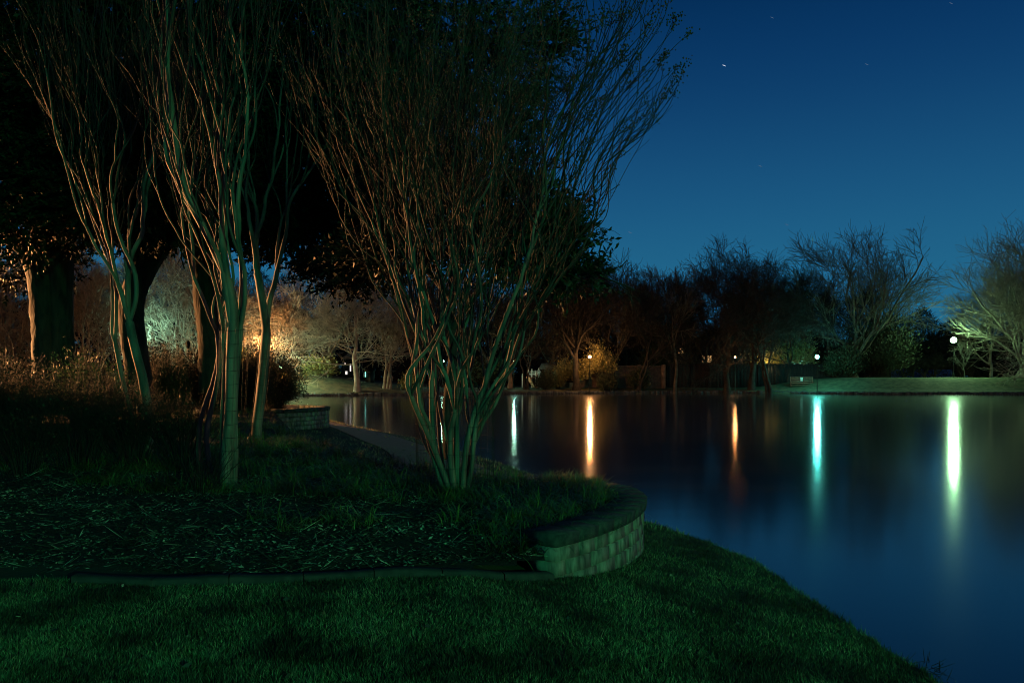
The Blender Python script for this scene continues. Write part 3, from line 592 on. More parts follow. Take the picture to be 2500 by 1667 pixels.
# arching strap-leaved border clumps (uncountable ground cover)
x, y = view_pts(2600, 7.0, 24, rl, x0=-9, pw=.8); k = inpoly(x, y, BED) & ((y > 8.7-.25*np.clip(x+1, -1, 3)-.45*np.clip(-x-3, -1, 3)*0) | (x > -.3)) & ((x > -5.5) | (y > 11)) & (pdist(x, y, BED) > .06); cx_, cy_ = x[k], y[k]
k = ~((cx_ < -2.6) & (cy_ < 9.3)) & ~((cx_ < -.2) & (cy_ < 8.2)); cx_, cy_ = cx_[k], cy_[k]
ex = np.array([(.05, 6.98), (.2, 7.08), (-.12, 7.0), (.3, 7.25), (-.25, 7.5), (.1, 7.3), (.35, 7.6), (.5, 8.1), (.7, 8.5), (.8, 9.0), (.95, 9.4), (-.1, 8.0), (.2, 8.4), (-2.2, 7.6), (-1.9, 7.9), (-1.5, 7.75), (-2.6, 8.0), (-.6, 7.9), (.4, 9.2), (.6, 9.8), (0, 9.9), (-.35, 10.3), (-.8, 10.5)])
cx_ = np.r_[cx_, ex[:, 0], ex[:, 0]+.1]; cy_ = np.r_[cy_, ex[:, 1], ex[:, 1]+.12]
nb = 44; cxx = np.repeat(cx_, nb)+rl.normal(size=len(cx_)*nb)*.075; cyy = np.repeat(cy_, nb)+rl.normal(size=len(cx_)*nb)*.075; n = len(cxx)
dw = rl.uniform(.35, 1.25, n); v, f = blades(cxx, cyy, bed_z(cxx, cyy)-.01, rl.uniform(.16, .40, n), rl.uniform(.006, .012, n), rl, lean=1.1, seg=4, droop=dw)
tag(mesh_np('border_grass', v, f, M['lir']), 'arching strap-leaved border grass covering the bed', 'border plants', kind='stuff')
# pale dry tuft by the wall
n = 2600; a = rl.uniform(0, 6.28, n); rr_ = rl.random(n)**.6*.36; x = .78+rr_*np.cos(a)*1.1; y = 9.95+rr_*np.sin(a)*.7
k = inpoly(x, y, BED); x, y = x[k], y[k]; v, f = blades(x, y, bed_z(x, y), rl.uniform(.1, .26, len(x)), rl.uniform(.004, .008, len(x)), rl, lean=1.0, seg=3, droop=rl.uniform(.2, 1, len(x)))
tag(mesh_np('dry_tuft', v, f, M['drygrass']), 'pale dry grass tuft inside the curve of the wall, nearest the water', 'grass')

# leaf litter and clippings lying on the mulch
x, y = view_pts(120000, 5.9, 14, rl, mx=1.05, x1=.4); k = inpoly(x, y, BED) & (pdist(x, y, BED) > .02); x, y = x[k], y[k]; k = rl.random(len(x)) < .35+.65*sm(.5+.6*nz2(x*1.1, y*1.3)); x, y = x[k], y[k]; n = len(x)
a = rl.normal(0, .75, n)+rl.choice([0, math.pi], n); L_ = rl.choice([.02, .05, .12, .26], n, p=[.5, .28, .16, .06])*rl.uniform(.7, 1.3, n); W_ = np.where(L_ > .08, rl.uniform(.004, .011, n), rl.uniform(.008, .028, n))
d = norm(np.stack([np.cos(a), np.sin(a), rl.normal(0, .3, n)], 1)); s_ = norm(np.cross(d, norm(np.stack([rl.normal(0, .7, n), rl.normal(0, .7, n), np.ones(n)], 1)))); c = np.stack([x, y, bed_z(x, y)+rl.uniform(.002, .035, n)], 1)
v = np.stack([c, c+d*L_[:, None]*.4+s_*W_[:, None]*.5, c+d*L_[:, None], c+d*L_[:, None]*.5-s_*W_[:, None]*.5], 1).reshape(-1, 3)
tag(mesh_np('leaf_litter', v, np.arange(4*n).reshape(n, 4), M['litter']), 'fallen leaves and clippings on the mulch', 'litter', kind='stuff')

# fallen leaves on the lawn, twigs caught at the water's edge
n = 70; y = rl.uniform(4.2, 8.5, n); x = rl.uniform(-.62, .3, n)*y; k = (sdist(x, y) > .3) & ~inpoly(x, y, BED) & ~inpoly(x, y, np.array(W1)); x, y = x[k], y[k]; v, f = leaves(np.c_[x, y, ground_z(x, y)+.03], norm(rl.normal(size=(len(x), 3))*[1, 1, .25]), .045, .026, rl)
tag(mesh_np('lawn_leaves', v, f, M['litter']), 'pale fallen leaves on the lawn', 'litter', kind='stuff')
sets = []
for i in range(16):
    a = rl.uniform(-.4, 1.2); x0 = 3.12+rl.uniform(-.02, .28); y0 = 6.25+rl.uniform(-.22, .25); L = rl.uniform(.06, .2); p_ = np.array([[x0, y0, .005], [x0+L*.5*math.cos(a), y0+L*.5*math.sin(a), .03], [x0+L*math.cos(a), y0+L*math.sin(a), rl.uniform(.02, .10)]]); sets.append(tubes(p_[None], np.array([[.003, .0025, .0012]]), 4))
v, f = cat_vf(sets); tag(mesh_np('shore_twigs', v, f, M['stem'], None, True), 'small twigs caught at the edge of the water', 'twigs', kind='stuff')
# a few bare sticks lying about in the bed, and fallen pale leaves on the path
sets = []
for i in range(34):
    y0 = rl.uniform(6.6, 11); x0 = rl.uniform(-.68*y0, -1.0); a = rl.normal(.1, .5); L = rl.uniform(.15, .55); n_ = 6; pts = np.array([[x0+L*t_*math.cos(a), y0+L*t_*math.sin(a), 0] for t_ in np.linspace(0, 1, n_)]); pts[:, 1] += rl.normal(size=n_)*.015; pts[:, 2] = bed_z(pts[:, 0], pts[:, 1])+.03+rl.uniform(0, .06)*np.linspace(0, 1, n_)
    sets.append(tubes(pts[None], np.full((1, n_), rl.uniform(.0015, .004)), 4))
v, f = cat_vf(sets); tag(mesh_np('fallen_sticks', v, f, M['stem'], None, True), 'thin dead sticks scattered over the mulch', 'sticks', kind='stuff')
n = 90; tt_ = rl.integers(0, 110, n); ss = rl.uniform(1.3, 3.2, n); q_ = nsx[tt_, :2]+nrm[tt_]*ss[:, None]; c = np.c_[q_, ground_z(q_[:, 0], q_[:, 1])+.035]; d = norm(rl.normal(size=(n, 3))*[1, 1, .3]); v, f = leaves(c, d, .09, .05, rl)
tag(mesh_np('path_leaves', v, f, M['drygrass']), 'pale fallen leaves on the path', 'litter', kind='stuff')

# ------------------------------------------------------------------ shrubs
def twig_shrub(px, py, d, hh, wid, n, label, seed, leafy=0, name='bare_shrub', cat='shrub', mt='stem', z=None, lr=.045, group='twiggy shrubs under the trees', nc=(5, 4)):
    rg_ = np.random.default_rng(seed); b = P(px, py, d); z = float(bed_z(b[0], b[1])) if z is None else z; b = np.array([b[0], d, z])
    k = 7; a = rg_.uniform(0, 6.28, n); sp = rg_.uniform(.1, 1, n)*wid; t_ = np.linspace(0, 1, k)[None, :]
    H = hh*rg_.uniform(.6, 1.05, n)[:, None]*(1-.25*(sp/wid)[:, None])
    st = b+np.stack([np.cos(a)*sp*.35, np.sin(a)*sp*.35, np.zeros(n)-.02], 1)
    p = np.stack([st[:, :1]+(np.cos(a)*sp)[:, None]*t_**1.3*.75, st[:, 1:2]+(np.sin(a)*sp)[:, None]*t_**1.3*.75, st[:, 2:]+H*(t_-.12*t_**3)], 2)+rg_.normal(size=(n, k, 3))*.012*t_[..., None]
    r = rg_.uniform(.004, .008, n)[:, None]*np.linspace(1, .4, k)[None]
    a1, b1 = children(p, r, nc[0], (.25*hh, .5*hh), (.2, .7), rg_, up=.15, wig=.14, k=5, rr=.6, rmin=.0024); a2, b2 = children(a1, b1, nc[1], (.1*hh, .25*hh), (.3, .8), rg_, up=.12, wig=.16, k=4, rr=.7, rmin=.0018)
    e = empty(name, b, label, cat, group); v, f = cat_vf([tubes(p, r, 4), tubes(a1, b1, 3), tubes(a2, b2, 3)]); mesh_np('stems', v, f, M[mt], e, True)
    if leafy:
        pts = a2.reshape(-1, 3); dr = norm(np.gradient(a2, axis=1)).reshape(-1, 3); i_ = rg_.choice(len(pts), leafy); v, f = leaves(pts[i_]+rg_.normal(size=(leafy, 3))*.015, norm(dr[i_]+rg_.normal(size=(leafy, 3))*.7), lr, lr*.45, rg_); mesh_np('foliage', v, f, M['shrubleaf'], e)
    return e
twig_shrub(490, 1120, 9.4, .75, .85, 26, 'low fan of bare stems in front of the shrubs, left of the wire-wrapped trunk', 101, nc=(3, 2))
twig_shrub(60, 1100, 10.6, 1.2, .75, 60, 'twiggy shrub at the very left edge', 102, leafy=400)
twig_shrub(190, 1090, 11.2, 1.45, .85, 80, 'upright twiggy shrub in front of the twin oak trunks', 103, leafy=700)
twig_shrub(330, 1080, 11.4, 1.25, .9, 80, 'twiggy shrub round the foot of the leftmost vase tree', 104, leafy=700)
twig_shrub(450, 1075, 11.6, 1.15, .8, 70, 'twiggy shrub just left of the wire-wrapped trunk', 105, leafy=600)
twig_shrub(110, 1050, 14, 1.45, 1.0, 80, 'tall twiggy shrub behind the one at the left edge', 106, leafy=800)
twig_shrub(265, 1045, 14.5, 1.4, 1.0, 80, 'tall leafy shrub between the twin oak and the leaning oak', 107, leafy=1200, lr=.05)
twig_shrub(15, 1040, 15, 1.4, .9, 60, 'tall shrub half outside the left edge', 109, leafy=800)
def leafy_shrub(px, d, z, rx, rz, n, label, seed, mt='shrubleaf', L=.06, W=.028, ry=None, name='evergreen_shrub', group='evergreen shrubs by the smaller wall', cat='shrub', cp=None):
    rg_ = np.random.default_rng(seed); x0 = (px-CX)/F*d; ry = ry or rx; b = np.array([x0, d, z]); nt_ = n//9
    u = norm(rg_.normal(size=(nt_, 3))); u[:, 2] = np.abs(u[:, 2])*1.0-.15; u = norm(u); rad = rg_.uniform(.62, 1.0, nt_)[:, None]*(1+.16*np.sin(u[:, :1]*5+seed)+.12*np.sin(u[:, 1:2]*7+u[:, 2:]*6+seed*2))
    tipp = b+np.array([0, 0, rz*.30])+u*rad*[rx, ry, rz*.72]; st = b+rg_.normal(size=(nt_, 3))*[rx*.12, ry*.12, .02]
    k = 5; t_ = np.linspace(0, 1, k)[None, :, None]; p = st[:, None]*(1-t_)+tipp[:, None]*t_; p[:, 1:-1] += rg_.normal(size=(nt_, k-2, 3))*.03; p[..., 2] += np.sin(np.pi*t_[..., 0])*rz*.06
    r = np.broadcast_to(np.linspace(.006, .002, k), (nt_, k)); e = empty(name, b, label, cat, group); v, f = tubes(p, r, 3); mesh_np('stems', v, f, M['stem'], e, True)
    m = 9; s_ = (.45+.6*rg_.random((nt_, m)))[..., None]; c = st[:, None]*(1-s_)+tipp[:, None]*s_+rg_.normal(size=(nt_, m, 3))*L*.9; dd = norm((tipp-st)[:, None]*.6+rg_.normal(size=(nt_, m, 3))*.6); v, f = leaves(c.reshape(-1, 3), dd.reshape(-1, 3), L, W, rg_); mesh_np('foliage', v, f, M[mt], e)
    return e
leafy_shrub(665, 24.6, 1.3, 1.05, 2.1, 13000, 'dark glossy shrub growing over the end of the smaller wall', 111)
leafy_shrub(600, 23.0, 1.28, .95, 2.1, 11000, 'dark evergreen shrub between the wire-wrapped trunks', 112)
leafy_shrub(520, 22.5, 1.28, .9, 2.0, 10000, 'evergreen shrub directly behind the thick pale trunk', 113)
leafy_shrub(440, 22.0, 1.3, 1.0, 1.9, 10000, 'evergreen shrub in front of the mint-lit tree', 114)
leafy_shrub(390, 20.0, 1.3, .8, 1.95, 9000, 'evergreen shrub at the foot of the leaning oak', 115)
leafy_shrub(225, 17.5, 1.3, 1.0, 1.6, 9000, 'rounded evergreen shrub between the two big oaks', 116, mt='yellowleaf')
leafy_shrub(30, 18, 1.25, 1.1, 1.7, 8000, 'evergreen shrub beyond the left edge oak', 117)

for i, (x_, y_, h__, lab) in enumerate([(-9.4, 7.6, 2.2, 'nearest added light-blocking shrub outside the left edge'), (-9.6, 9.3, 2.3, 'second added light-blocking shrub outside the left edge'), (-9.8, 11.0, 2.4, 'third added light-blocking shrub outside the left edge'), (-10.2, 12.7, 2.4, 'fourth added light-blocking shrub outside the left edge'), (-11.2, 14.4, 1.8, 'farthest added light-blocking shrub outside the left edge'), (-12.5, 16.2, 1.5, 'added light-blocking shrub behind the farthest of the row outside the left edge'), (-13.3, 18.0, 1.5, 'last added light-blocking shrub, well behind the row outside the left edge'), (-9.5, 6.0, 2.0, 'added light-blocking shrub level with the curb, outside the left edge')]):
    leafy_shrub(CX+x_/y_*F, y_, .95, 1.15, h__+.35, 15000, lab, 130+i, group='added light-blocking shrubs left of the picture', L=.09, W=.05)  # unseen shrubs added to keep the amber lamp's low rays off the ground
# ------------------------------------------------------------------ trees on the far bank
def bare_tree(px, d, top, wpx, label, seed, tr=.3, mt='bark', fork=.22, spread=(.4, 1.0), trunks=1, lean=0., nl=(10, 7, 5, 4), twr=.03, up=.10, wig=.13, conic=False, leafy=None, group='bare trees on the far bank', base=None, name='bare_tree', low=0.25, zoff=0.):
    rg_ = np.random.default_rng(seed); x = (px-CX)/F*d; z0 = float(ground_z(x, d))-.1+zoff; H = HC+(HY-top)/F*d-z0; R = wpx/F*d*1.75; k = 10
    tr_p = []; tr_r = []
    for i in range(trunks):
        t_ = np.linspace(0, 1, k); a = rg_.uniform(0, 6.28) if trunks > 1 else 0; sp = (R*.26 if trunks > 1 else 0); dx = math.cos(a+i*6.28/trunks)*sp+lean*H; dy = math.sin(a+i*6.28/trunks)*sp
        hh = H*(.74 if not conic else .98)*(1 if i == 0 else rg_.uniform(.75, .95)); p = np.stack([x+dx*t_**1.25+(i-(trunks-1)/2)*tr*1.1*(trunks > 1), d+dy*t_**1.25, z0+hh*t_], 1); p[2:, :2] += np.cumsum(rg_.normal(size=(k-2, 2))*H*.012, 0)
        tr_p.append(p); tr_r.append(tr*(1/trunks**.4)*np.linspace(1, .12, k)**.9*np.r_[1.35, 1.05, np.ones(k-2)])
    pp = np.array(tr_p); rr = np.array(tr_r)
    if conic: a1, b1 = children(pp, rr, nl[0]*3, (R*1.05, R*1.3), (1.2, 1.6), rg_, up=.02, wig=.07, k=7, rr=.3, s0=low, rmin=.02, end=.08)
    else: a1, b1 = children(pp, rr, nl[0], (R*.85, R*1.25), spread, rg_, up=up, wig=wig, k=8, rr=.62, s0=fork, rmin=.04, end=.42)
    a2, b2 = children(a1, b1, nl[1], (R*.32, R*.62), (.3, .95), rg_, up=up*.6, wig=wig, k=6, rr=.55, s0=.2, rmin=.022, end=.4)
    a3, b3 = children(a2, b2, nl[2], (R*.16, R*.33), (.3, 1.0), rg_, up=up*.5, wig=wig*1.1, k=5, rr=.6, s0=.15, rmin=twr*1.15, end=.5)
    a4, b4 = children(a3, b3, nl[3], (R*.08, R*.17), (.3, 1.0), rg_, up=up*.4, wig=wig, k=4, rr=.7, s0=.1, rmin=twr*.8, end=.6)
    e = empty(name, (x, d, z0), label, 'tree', group); v, f = tubes(pp, rr, 9); mesh_np('trunk', v, f, M[mt], e, True)
    v, f = cat_vf([tubes(a1, b1, 5), tubes(a2, b2, 4), tubes(a3, b3, 3), tubes(a4, b4, 3)]); mesh_np('crown', v, f, M[mt], e, True)
    if leafy:
        n, L = leafy[:2]; q_ = np.concatenate([a3.reshape(-1, 3), a4.reshape(-1, 3)]); i_ = rg_.choice(len(q_), n); v, f = leaves(q_[i_]+rg_.normal(size=(n, 3))*L*.6, norm(rg_.normal(size=(n, 3))), L, L*.5, rg_); mesh_np('foliage', v, f, M[leafy[2]], e)
    return e
T = bare_tree
T(2490, 121, 775, 190, 'biggest bare tree, green-lit, at the right edge beside the brightest lamp', 201, tr=.62, trunks=2, nl=(15, 9, 6, 4), fork=.16, spread=(.5, 1.15), up=.05, twr=.034)
T(2085, 122, 690, 158, 'tall bare tree with a wide fan of limbs right of the blue-green lamp', 202, mt='midbark', tr=.5, nl=(14, 9, 6, 4), fork=.2, spread=(.4, 1.05), lean=.03, twr=.034)
T(2025, 125, 700, 80, 'medium bare tree standing behind the blue-green lamp', 203, tr=.26, mt='darkbark', nl=(10, 7, 5, 4), fork=.25)
T(1878, 116, 655, 135, 'dark gnarled tree with a forked trunk left of the bench', 204, tr=.34, trunks=2, nl=(10, 8, 6, 5), fork=.22, wig=.26, mt='darkbark', up=.06)
T(1775, 117, 650, 135, 'dark gnarled round-crowned tree behind the small amber lamp', 205, tr=.46, nl=(14, 8, 6, 5), fork=.3, wig=.26, mt='darkbark', up=.05, spread=(.4, 1.1))
T(1835, 119, 690, 80, 'thick dark trunk between the small amber lamp and the forked tree', 206, tr=.5, nl=(9, 6, 5, 4), mt='darkbark', wig=.2)
T(1648, 117, 668, 95, 'slender open bare tree in front of the house chimney', 207, mt='midbark', tr=.26, nl=(11, 8, 5, 4), fork=.42, spread=(.3, .8), up=.07)
T(1560, 117, 700, 95, 'leaning bare tree left of the slender one', 208, tr=.28, trunks=2, lean=.10, nl=(8, 7, 6, 5), fork=.3, mt='darkbark')
T(1500, 119, 660, 115, 'twiggy dark tree right of the big amber lamp', 209, tr=.3, trunks=3, nl=(9, 7, 6, 5), fork=.25, mt='darkbark', leafy=(3500, .3, 'farleaf'))
T(1408, 115.5, 690, 115, 'straight thick dark trunk just left of the big amber lamp', 210, tr=.52, nl=(14, 8, 6, 5), fork=.35, mt='darkbark', spread=(.4, 1.1))
T(1285, 115, 760, 90, 'dark multi-stem tree arching over the play frame', 211, tr=.22, trunks=3, nl=(7, 6, 5, 4), fork=.4, lean=.10, mt='darkbark', leafy=(2500, .28, 'farleaf'))
T(1246, 116, 720, 60, 'straight tan trunk beside the small green lamp', 212, tr=.36, nl=(8, 6, 5, 4), fork=.55, mt='brownbark', leafy=(2500, .3, 'farleaf'))
T(1350, 124, 700, 130, 'bare tree behind the play frame', 213, tr=.3, nl=(12, 8, 6, 5), fork=.2, mt='darkbark')
T(1190, 122, 730, 120, 'brown bare tree behind the right side of the largest tree', 214, tr=.3, nl=(12, 8, 6, 5), fork=.2, mt='darkbark')
T(945, 106, 715, 78, 'tan tree with forked trunks left of the largest tree', 215, tr=.36, trunks=3, nl=(6, 7, 5, 4), fork=.3, mt='brownbark')
T(1065, 112, 700, 110, 'brown bare tree seen between the stems of the largest tree', 216, tr=.3, nl=(12, 8, 6, 5), fork=.2, mt='darkbark')
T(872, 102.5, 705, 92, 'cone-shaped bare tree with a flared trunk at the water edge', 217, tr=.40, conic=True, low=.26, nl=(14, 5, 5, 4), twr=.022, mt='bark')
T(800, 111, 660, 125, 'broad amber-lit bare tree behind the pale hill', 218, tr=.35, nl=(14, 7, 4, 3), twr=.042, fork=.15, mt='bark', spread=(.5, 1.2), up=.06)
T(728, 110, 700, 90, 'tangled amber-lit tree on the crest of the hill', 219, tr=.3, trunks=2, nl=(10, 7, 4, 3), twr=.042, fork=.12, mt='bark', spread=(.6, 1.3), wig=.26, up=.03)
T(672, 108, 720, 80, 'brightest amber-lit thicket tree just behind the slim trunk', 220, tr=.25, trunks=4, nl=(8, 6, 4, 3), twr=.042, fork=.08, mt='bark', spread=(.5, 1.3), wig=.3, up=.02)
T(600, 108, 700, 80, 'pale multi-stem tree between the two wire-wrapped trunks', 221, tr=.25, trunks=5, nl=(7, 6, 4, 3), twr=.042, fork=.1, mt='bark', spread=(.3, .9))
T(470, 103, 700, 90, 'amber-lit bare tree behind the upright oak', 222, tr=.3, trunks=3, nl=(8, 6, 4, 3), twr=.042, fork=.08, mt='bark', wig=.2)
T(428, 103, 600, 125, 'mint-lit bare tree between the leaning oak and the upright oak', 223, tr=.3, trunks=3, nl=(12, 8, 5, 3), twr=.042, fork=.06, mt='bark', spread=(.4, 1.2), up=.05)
T(240, 92, 640, 120, 'bare tree beyond the gap between the big oaks', 224, tr=.3, trunks=2, nl=(12, 8, 6, 5), fork=.1, mt='brownbark')
T(40, 92, 640, 120, 'bare tree beyond the left edge oak', 225, tr=.3, trunks=2, nl=(12, 8, 6, 5), fork=.1, mt='brownbark')
T(2355, 119, 845, 32, 'small sapling just right of the brightest lamp', 226, mt='darkbark', tr=.07, nl=(8, 5, 3, 2), fork=.25, twr=.01)
T(1925, 124, 760, 80, 'dark bare tree behind the bench', 227, tr=.26, nl=(11, 8, 6, 4), mt='darkbark', wig=.22)
T(1720, 126, 700, 85, 'bare tree behind the slender tree, over the house roof', 228, tr=.28, nl=(12, 8, 6, 4), mt='darkbark', wig=.2)
T(1445, 128, 690, 90, 'bare tree far behind the big amber lamp', 229, tr=.28, nl=(12, 8, 6, 4), mt='darkbark', wig=.18)
T(2420, 134, 700, 90, 'thin bare tree beyond the biggest tree', 230, tr=.28, nl=(12, 8, 6, 4), mt='bark')
for i, (px, top, lab) in enumerate([(1380, 720, 'bare tree filling the gap over the amber-lit hedge'), (1600, 700, 'dark bare tree over the junction of the two walls'), (1690, 690, 'dark bare tree just right of the chimney'), (1760, 665, 'dark bare tree over the left part of the house roof'), (1830, 655, 'dark bare tree over the yellow-lit leaves'), (1900, 680, 'dark bare tree over the forked trunk'), (1975, 690, 'dark bare tree over the blue-green-lit leaves'), (2130, 700, 'dark bare tree over the large evergreen'), (1530, 690, 'dark bare tree right behind the leaning one')]):
    T(px, 126+i % 3*2.3, top, 88, lab, 270+i, tr=.28, nl=(13, 8, 5, 4), mt='darkbark', wig=.2, fork=.2, group='second row of bare trees by the wall')
for i, (px, lab) in enumerate([(2204, 'leftmost stubby dark tree before the blue fence'), (2230, 'second stubby dark tree before the blue fence'), (2259, 'third stubby dark tree before the blue fence'), (2282, 'widest stubby dark tree, right end of the blue fence'), (2372, 'small dark tree right of the sapling'), (2349, 'small dark stub between the lamp post and the sapling')]):
    T(px, 138, 880 if i < 4 else 893, 22 if i != 3 else 30, lab, 240+i, tr=.3, nl=(9, 5, 4, 3), mt='darkbark', group='small pruned trees by the blue fence', zoff=-.1)

def bush(px, d, base_z, top, wpx, n, label, seed, mt='farleaf', L=.38, group='evergreen bushes on the far bank', name='evergreen_bush', cat='bush'):
    x0 = (px-CX)/F*d; z = float(ground_z(x0, d)) if base_z is None else base_z; rz = HC+(HY-top)/F*d-z
    return leafy_shrub(px, d, z, wpx/F*d, rz/1.02, n, label, seed, mt=mt, L=L, W=L*.5, name=name, group=group, cat=cat)
bush(2150, 124, None, 745, 85, 9000, 'large dark evergreen right of the wide-fanned tree', 301)
bush(2060, 121, None, 840, 45, 4000, 'rounded bush between the blue-green lamp and the large evergreen', 302)
bush(2215, 150, None, 790, 40, 4000, 'dark evergreen far behind the blue fence, beside the large one', 303)
bush(2265, 160, None, 780, 45, 4000, 'distant dark tree mass left of the brightest lamp', 304)
bush(2430, 150, None, 830, 60, 4000, 'dim bush between the sapling and the biggest trunk', 305)
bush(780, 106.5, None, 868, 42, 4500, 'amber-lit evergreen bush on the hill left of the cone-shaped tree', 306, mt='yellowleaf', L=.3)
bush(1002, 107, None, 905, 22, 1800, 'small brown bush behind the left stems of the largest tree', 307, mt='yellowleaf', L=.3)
bush(1332, 116, None, 898, 26, 3000, 'dark rounded bush in front of the play frame', 308, L=.25)
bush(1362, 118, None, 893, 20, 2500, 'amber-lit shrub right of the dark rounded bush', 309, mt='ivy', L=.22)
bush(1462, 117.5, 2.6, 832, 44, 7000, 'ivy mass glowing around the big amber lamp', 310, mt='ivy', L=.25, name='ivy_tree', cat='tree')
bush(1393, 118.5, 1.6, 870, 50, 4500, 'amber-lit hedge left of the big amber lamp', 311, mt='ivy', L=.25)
bush(1480, 116, None, 905, 26, 2600, 'twiggy dark bush below and right of the big amber lamp', 312, L=.25)
bush(1560, 118, None, 890, 30, 3000, 'dark bush before the pale brick wall', 313, L=.28)
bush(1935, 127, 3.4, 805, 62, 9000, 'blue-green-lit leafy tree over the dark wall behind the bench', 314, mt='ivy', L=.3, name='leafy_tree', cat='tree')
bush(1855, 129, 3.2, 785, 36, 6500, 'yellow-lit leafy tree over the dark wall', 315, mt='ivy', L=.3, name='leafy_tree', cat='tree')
bush(1600, 128, 2.0, 810, 60, 6000, 'dark leafy tree over the pale brick wall', 316, L=.35, name='leafy_tree', cat='tree')
bush(1130, 124, None, 850, 60, 5000, 'dark bush behind the right stems of the largest tree', 317, L=.35)
bush(1200, 126, None, 860, 50, 4000, 'green-tinged bush behind the small green lamp', 318, L=.35)
bush(560, 106, None, 845, 50, 5000, 'amber-lit bush behind the thick pale trunk', 319, mt='yellowleaf', L=.3)

# far-off woodland that reads as one mass
rw = np.random.default_rng(400)
n = 150000; px = rw.uniform(-150, 2560, n); dd = rw.uniform(134, 190, n)
topl = np.interp(px, [-150, 350, 650, 760, 900, 1050, 1200, 1350, 1500, 1700, 1900, 2100, 2200, 2290, 2400, 2560], [640, 650, 690, 685, 705, 690, 705, 725, 770, 790, 770, 740, 775, 800, 775, 765])+22*np.sin(px/37)+14*np.sin(px/13+1)
zt_ = HC+(HY-topl)/F*dd; u = rw.random(n)**.8; z = .6+(zt_-.6)*u; x = (px-CX)/F*dd; c = np.stack([x, dd, z], 1); d = norm(np.stack([rw.normal(0, .6, n), rw.normal(0, .6, n), rw.uniform(.1, 1.3, n)], 1))
v, f = leaves(c, d, 1.15, .10, rw); tag(mesh_np('woodland', v, f, M['wood']), 'dim brown wood behind the park', None, None, 'stuff')
n = 26000; px = rw.uniform(-150, 2560, n); dd = rw.uniform(150, 200, n); topm = np.interp(px, [-150, 650, 1100, 1400, 2000, 2300, 2560], [720, 760, 790, 810, 820, 830, 810])+18*np.sin(px/29); z = .3+(HC+(HY-topm)/F*dd-.3)*rw.random(n); c = np.stack([(px-CX)/F*dd, dd, z], 1); v, f = leaves(c, norm(rw.normal(size=(n, 3))), 1.7, 1.2, rw)
tag(mesh_np('undergrowth', v, f, M['wood']), 'dark undergrowth of the far wood', None, None, 'stuff')

# ------------------------------------------------------------------ walls, house, bench, play frame beyond the lake
def fbox(mb, px0, px1, py0, py1, d, th): a = P(px0, py1, d); b = P(px1, py0, d); mb.box(((a[0]+b[0])/2, d+th/2, (a[2]+b[2])/2), (b[0]-a[0], th, b[2]-a[2])); return mb
e = empty('boundary_wall', (*P(1860, 945, 124)[:2], .8), 'long dark boarded wall behind the bench and the right-hand trees', 'wall')
mb = MB()
x0, x1 = P(1628, 0, 124)[0], P(2165, 0, 124)[0]; xs = np.arange(x0, x1, .22)
for i, xx in enumerate(xs): mb.box((xx+.1, 124+rw.uniform(-.008, .008), 2.55), (.205, .05, 3.76+rw.uniform(-.03, .03)))
mb.build('boards', M['darkwall'], e); mb = MB()
for xx in np.arange(x0+1.2, x1, 2.6): mb.box((xx, 123.9, 2.55), (.14, .12, 3.9))
mb.box(((x0+x1)/2, 124, 4.50), (x1-x0, .16, .06)); mb.build('posts_and_rail', M['darkwall'], e)
e = empty('boundary_wall', (*P(1550, 945, 121)[:2], .8), 'paler brick wall left of the dark boarded one', 'wall')
fbox(MB(), 1375, 1622, 896, 952, 122, .3).build('brickwork', M['brick'], e); mb = MB(); fbox(mb, 1373, 1624, 892, 896.5, 121.9, .5)
for px in (1378, 1440, 1500, 1560, 1620): fbox(mb, px-5, px+5, 890, 952, 121.75, .22)
mb.build('piers_and_coping', M['brick'], e)

e = empty('house', (*P(1740, 0, 150)[:2], .8), 'gabled house with tall chimney and lit windows above the dark wall', 'house')
mb = MB(); fbox(mb, 1630, 1905, 862, 935, 150, 8); g0, g1, gp = P(1632, 862, 150), P(1700, 862, 150), P(1668, 812, 150)
def prism(mb, a, b, pk, y0, y1): mb.add([(a[0], y0, a[2]), (b[0], y0, b[2]), (pk[0], y0, pk[2]), (a[0], y1, a[2]), (b[0], y1, b[2]), (pk[0], y1, pk[2])], [[0, 1, 2, 2], [3, 5, 4, 4], [0, 3, 4, 1], [1, 4, 5, 2], [2, 5, 3, 0]])
prism(mb, P(1636, 862, 150)*[1, 1, 1], P(1700, 862, 150), P(1668, 816, 150), 150, 156); mb.build('wall', M['stucco'], e)
mb = MB(); a, b = P(1700, 866, 149.6), P(1912, 866, 149.6); c_, d_ = P(1720, 815, 154), P(1892, 815, 154)
mb.hexa([(a[0], 149.4, a[2]-.15), (b[0], 149.4, b[2]-.15), (d_[0], 154, c_[2]-.15), (c_[0], 154, c_[2]-.15), (a[0], 149.4, a[2]), (b[0], 149.4, b[2]), (d_[0], 154, c_[2]), (c_[0], 154, c_[2])])
for (u_, v_) in (((1628, 868), (1668, 810)), ((1668, 810), (1706, 868))):
    a, b = P(*u_, 149.5), P(*v_, 149.5); mb.hexa([(a[0], 149.4, a[2]), (b[0], 149.4, b[2]), (b[0], 156, b[2]), (a[0], 156, a[2]), (a[0], 149.4, a[2]+.25), (b[0], 149.4, b[2]+.25), (b[0], 156, b[2]+.25), (a[0], 156, a[2]+.25)])
rf = mb.build('roof', M['roof'], e)
ch = fbox(MB(), 1673, 1694, 786, 862, 149, 1.3); ch.box((*(P(1683.5, 784, 149)[:1]), 149.65, P(0, 784, 149)[2]), (1.9, 1.6, .25)); co = ch.build('chimney', M['stucco'], None); co.parent = rf; co.matrix_parent_inverse = rf.matrix_world.inverted() if False else co.matrix_parent_inverse; co.location = (0, 0, 0)
WIN = emit('window_glow', (1., .55, .22), .55)
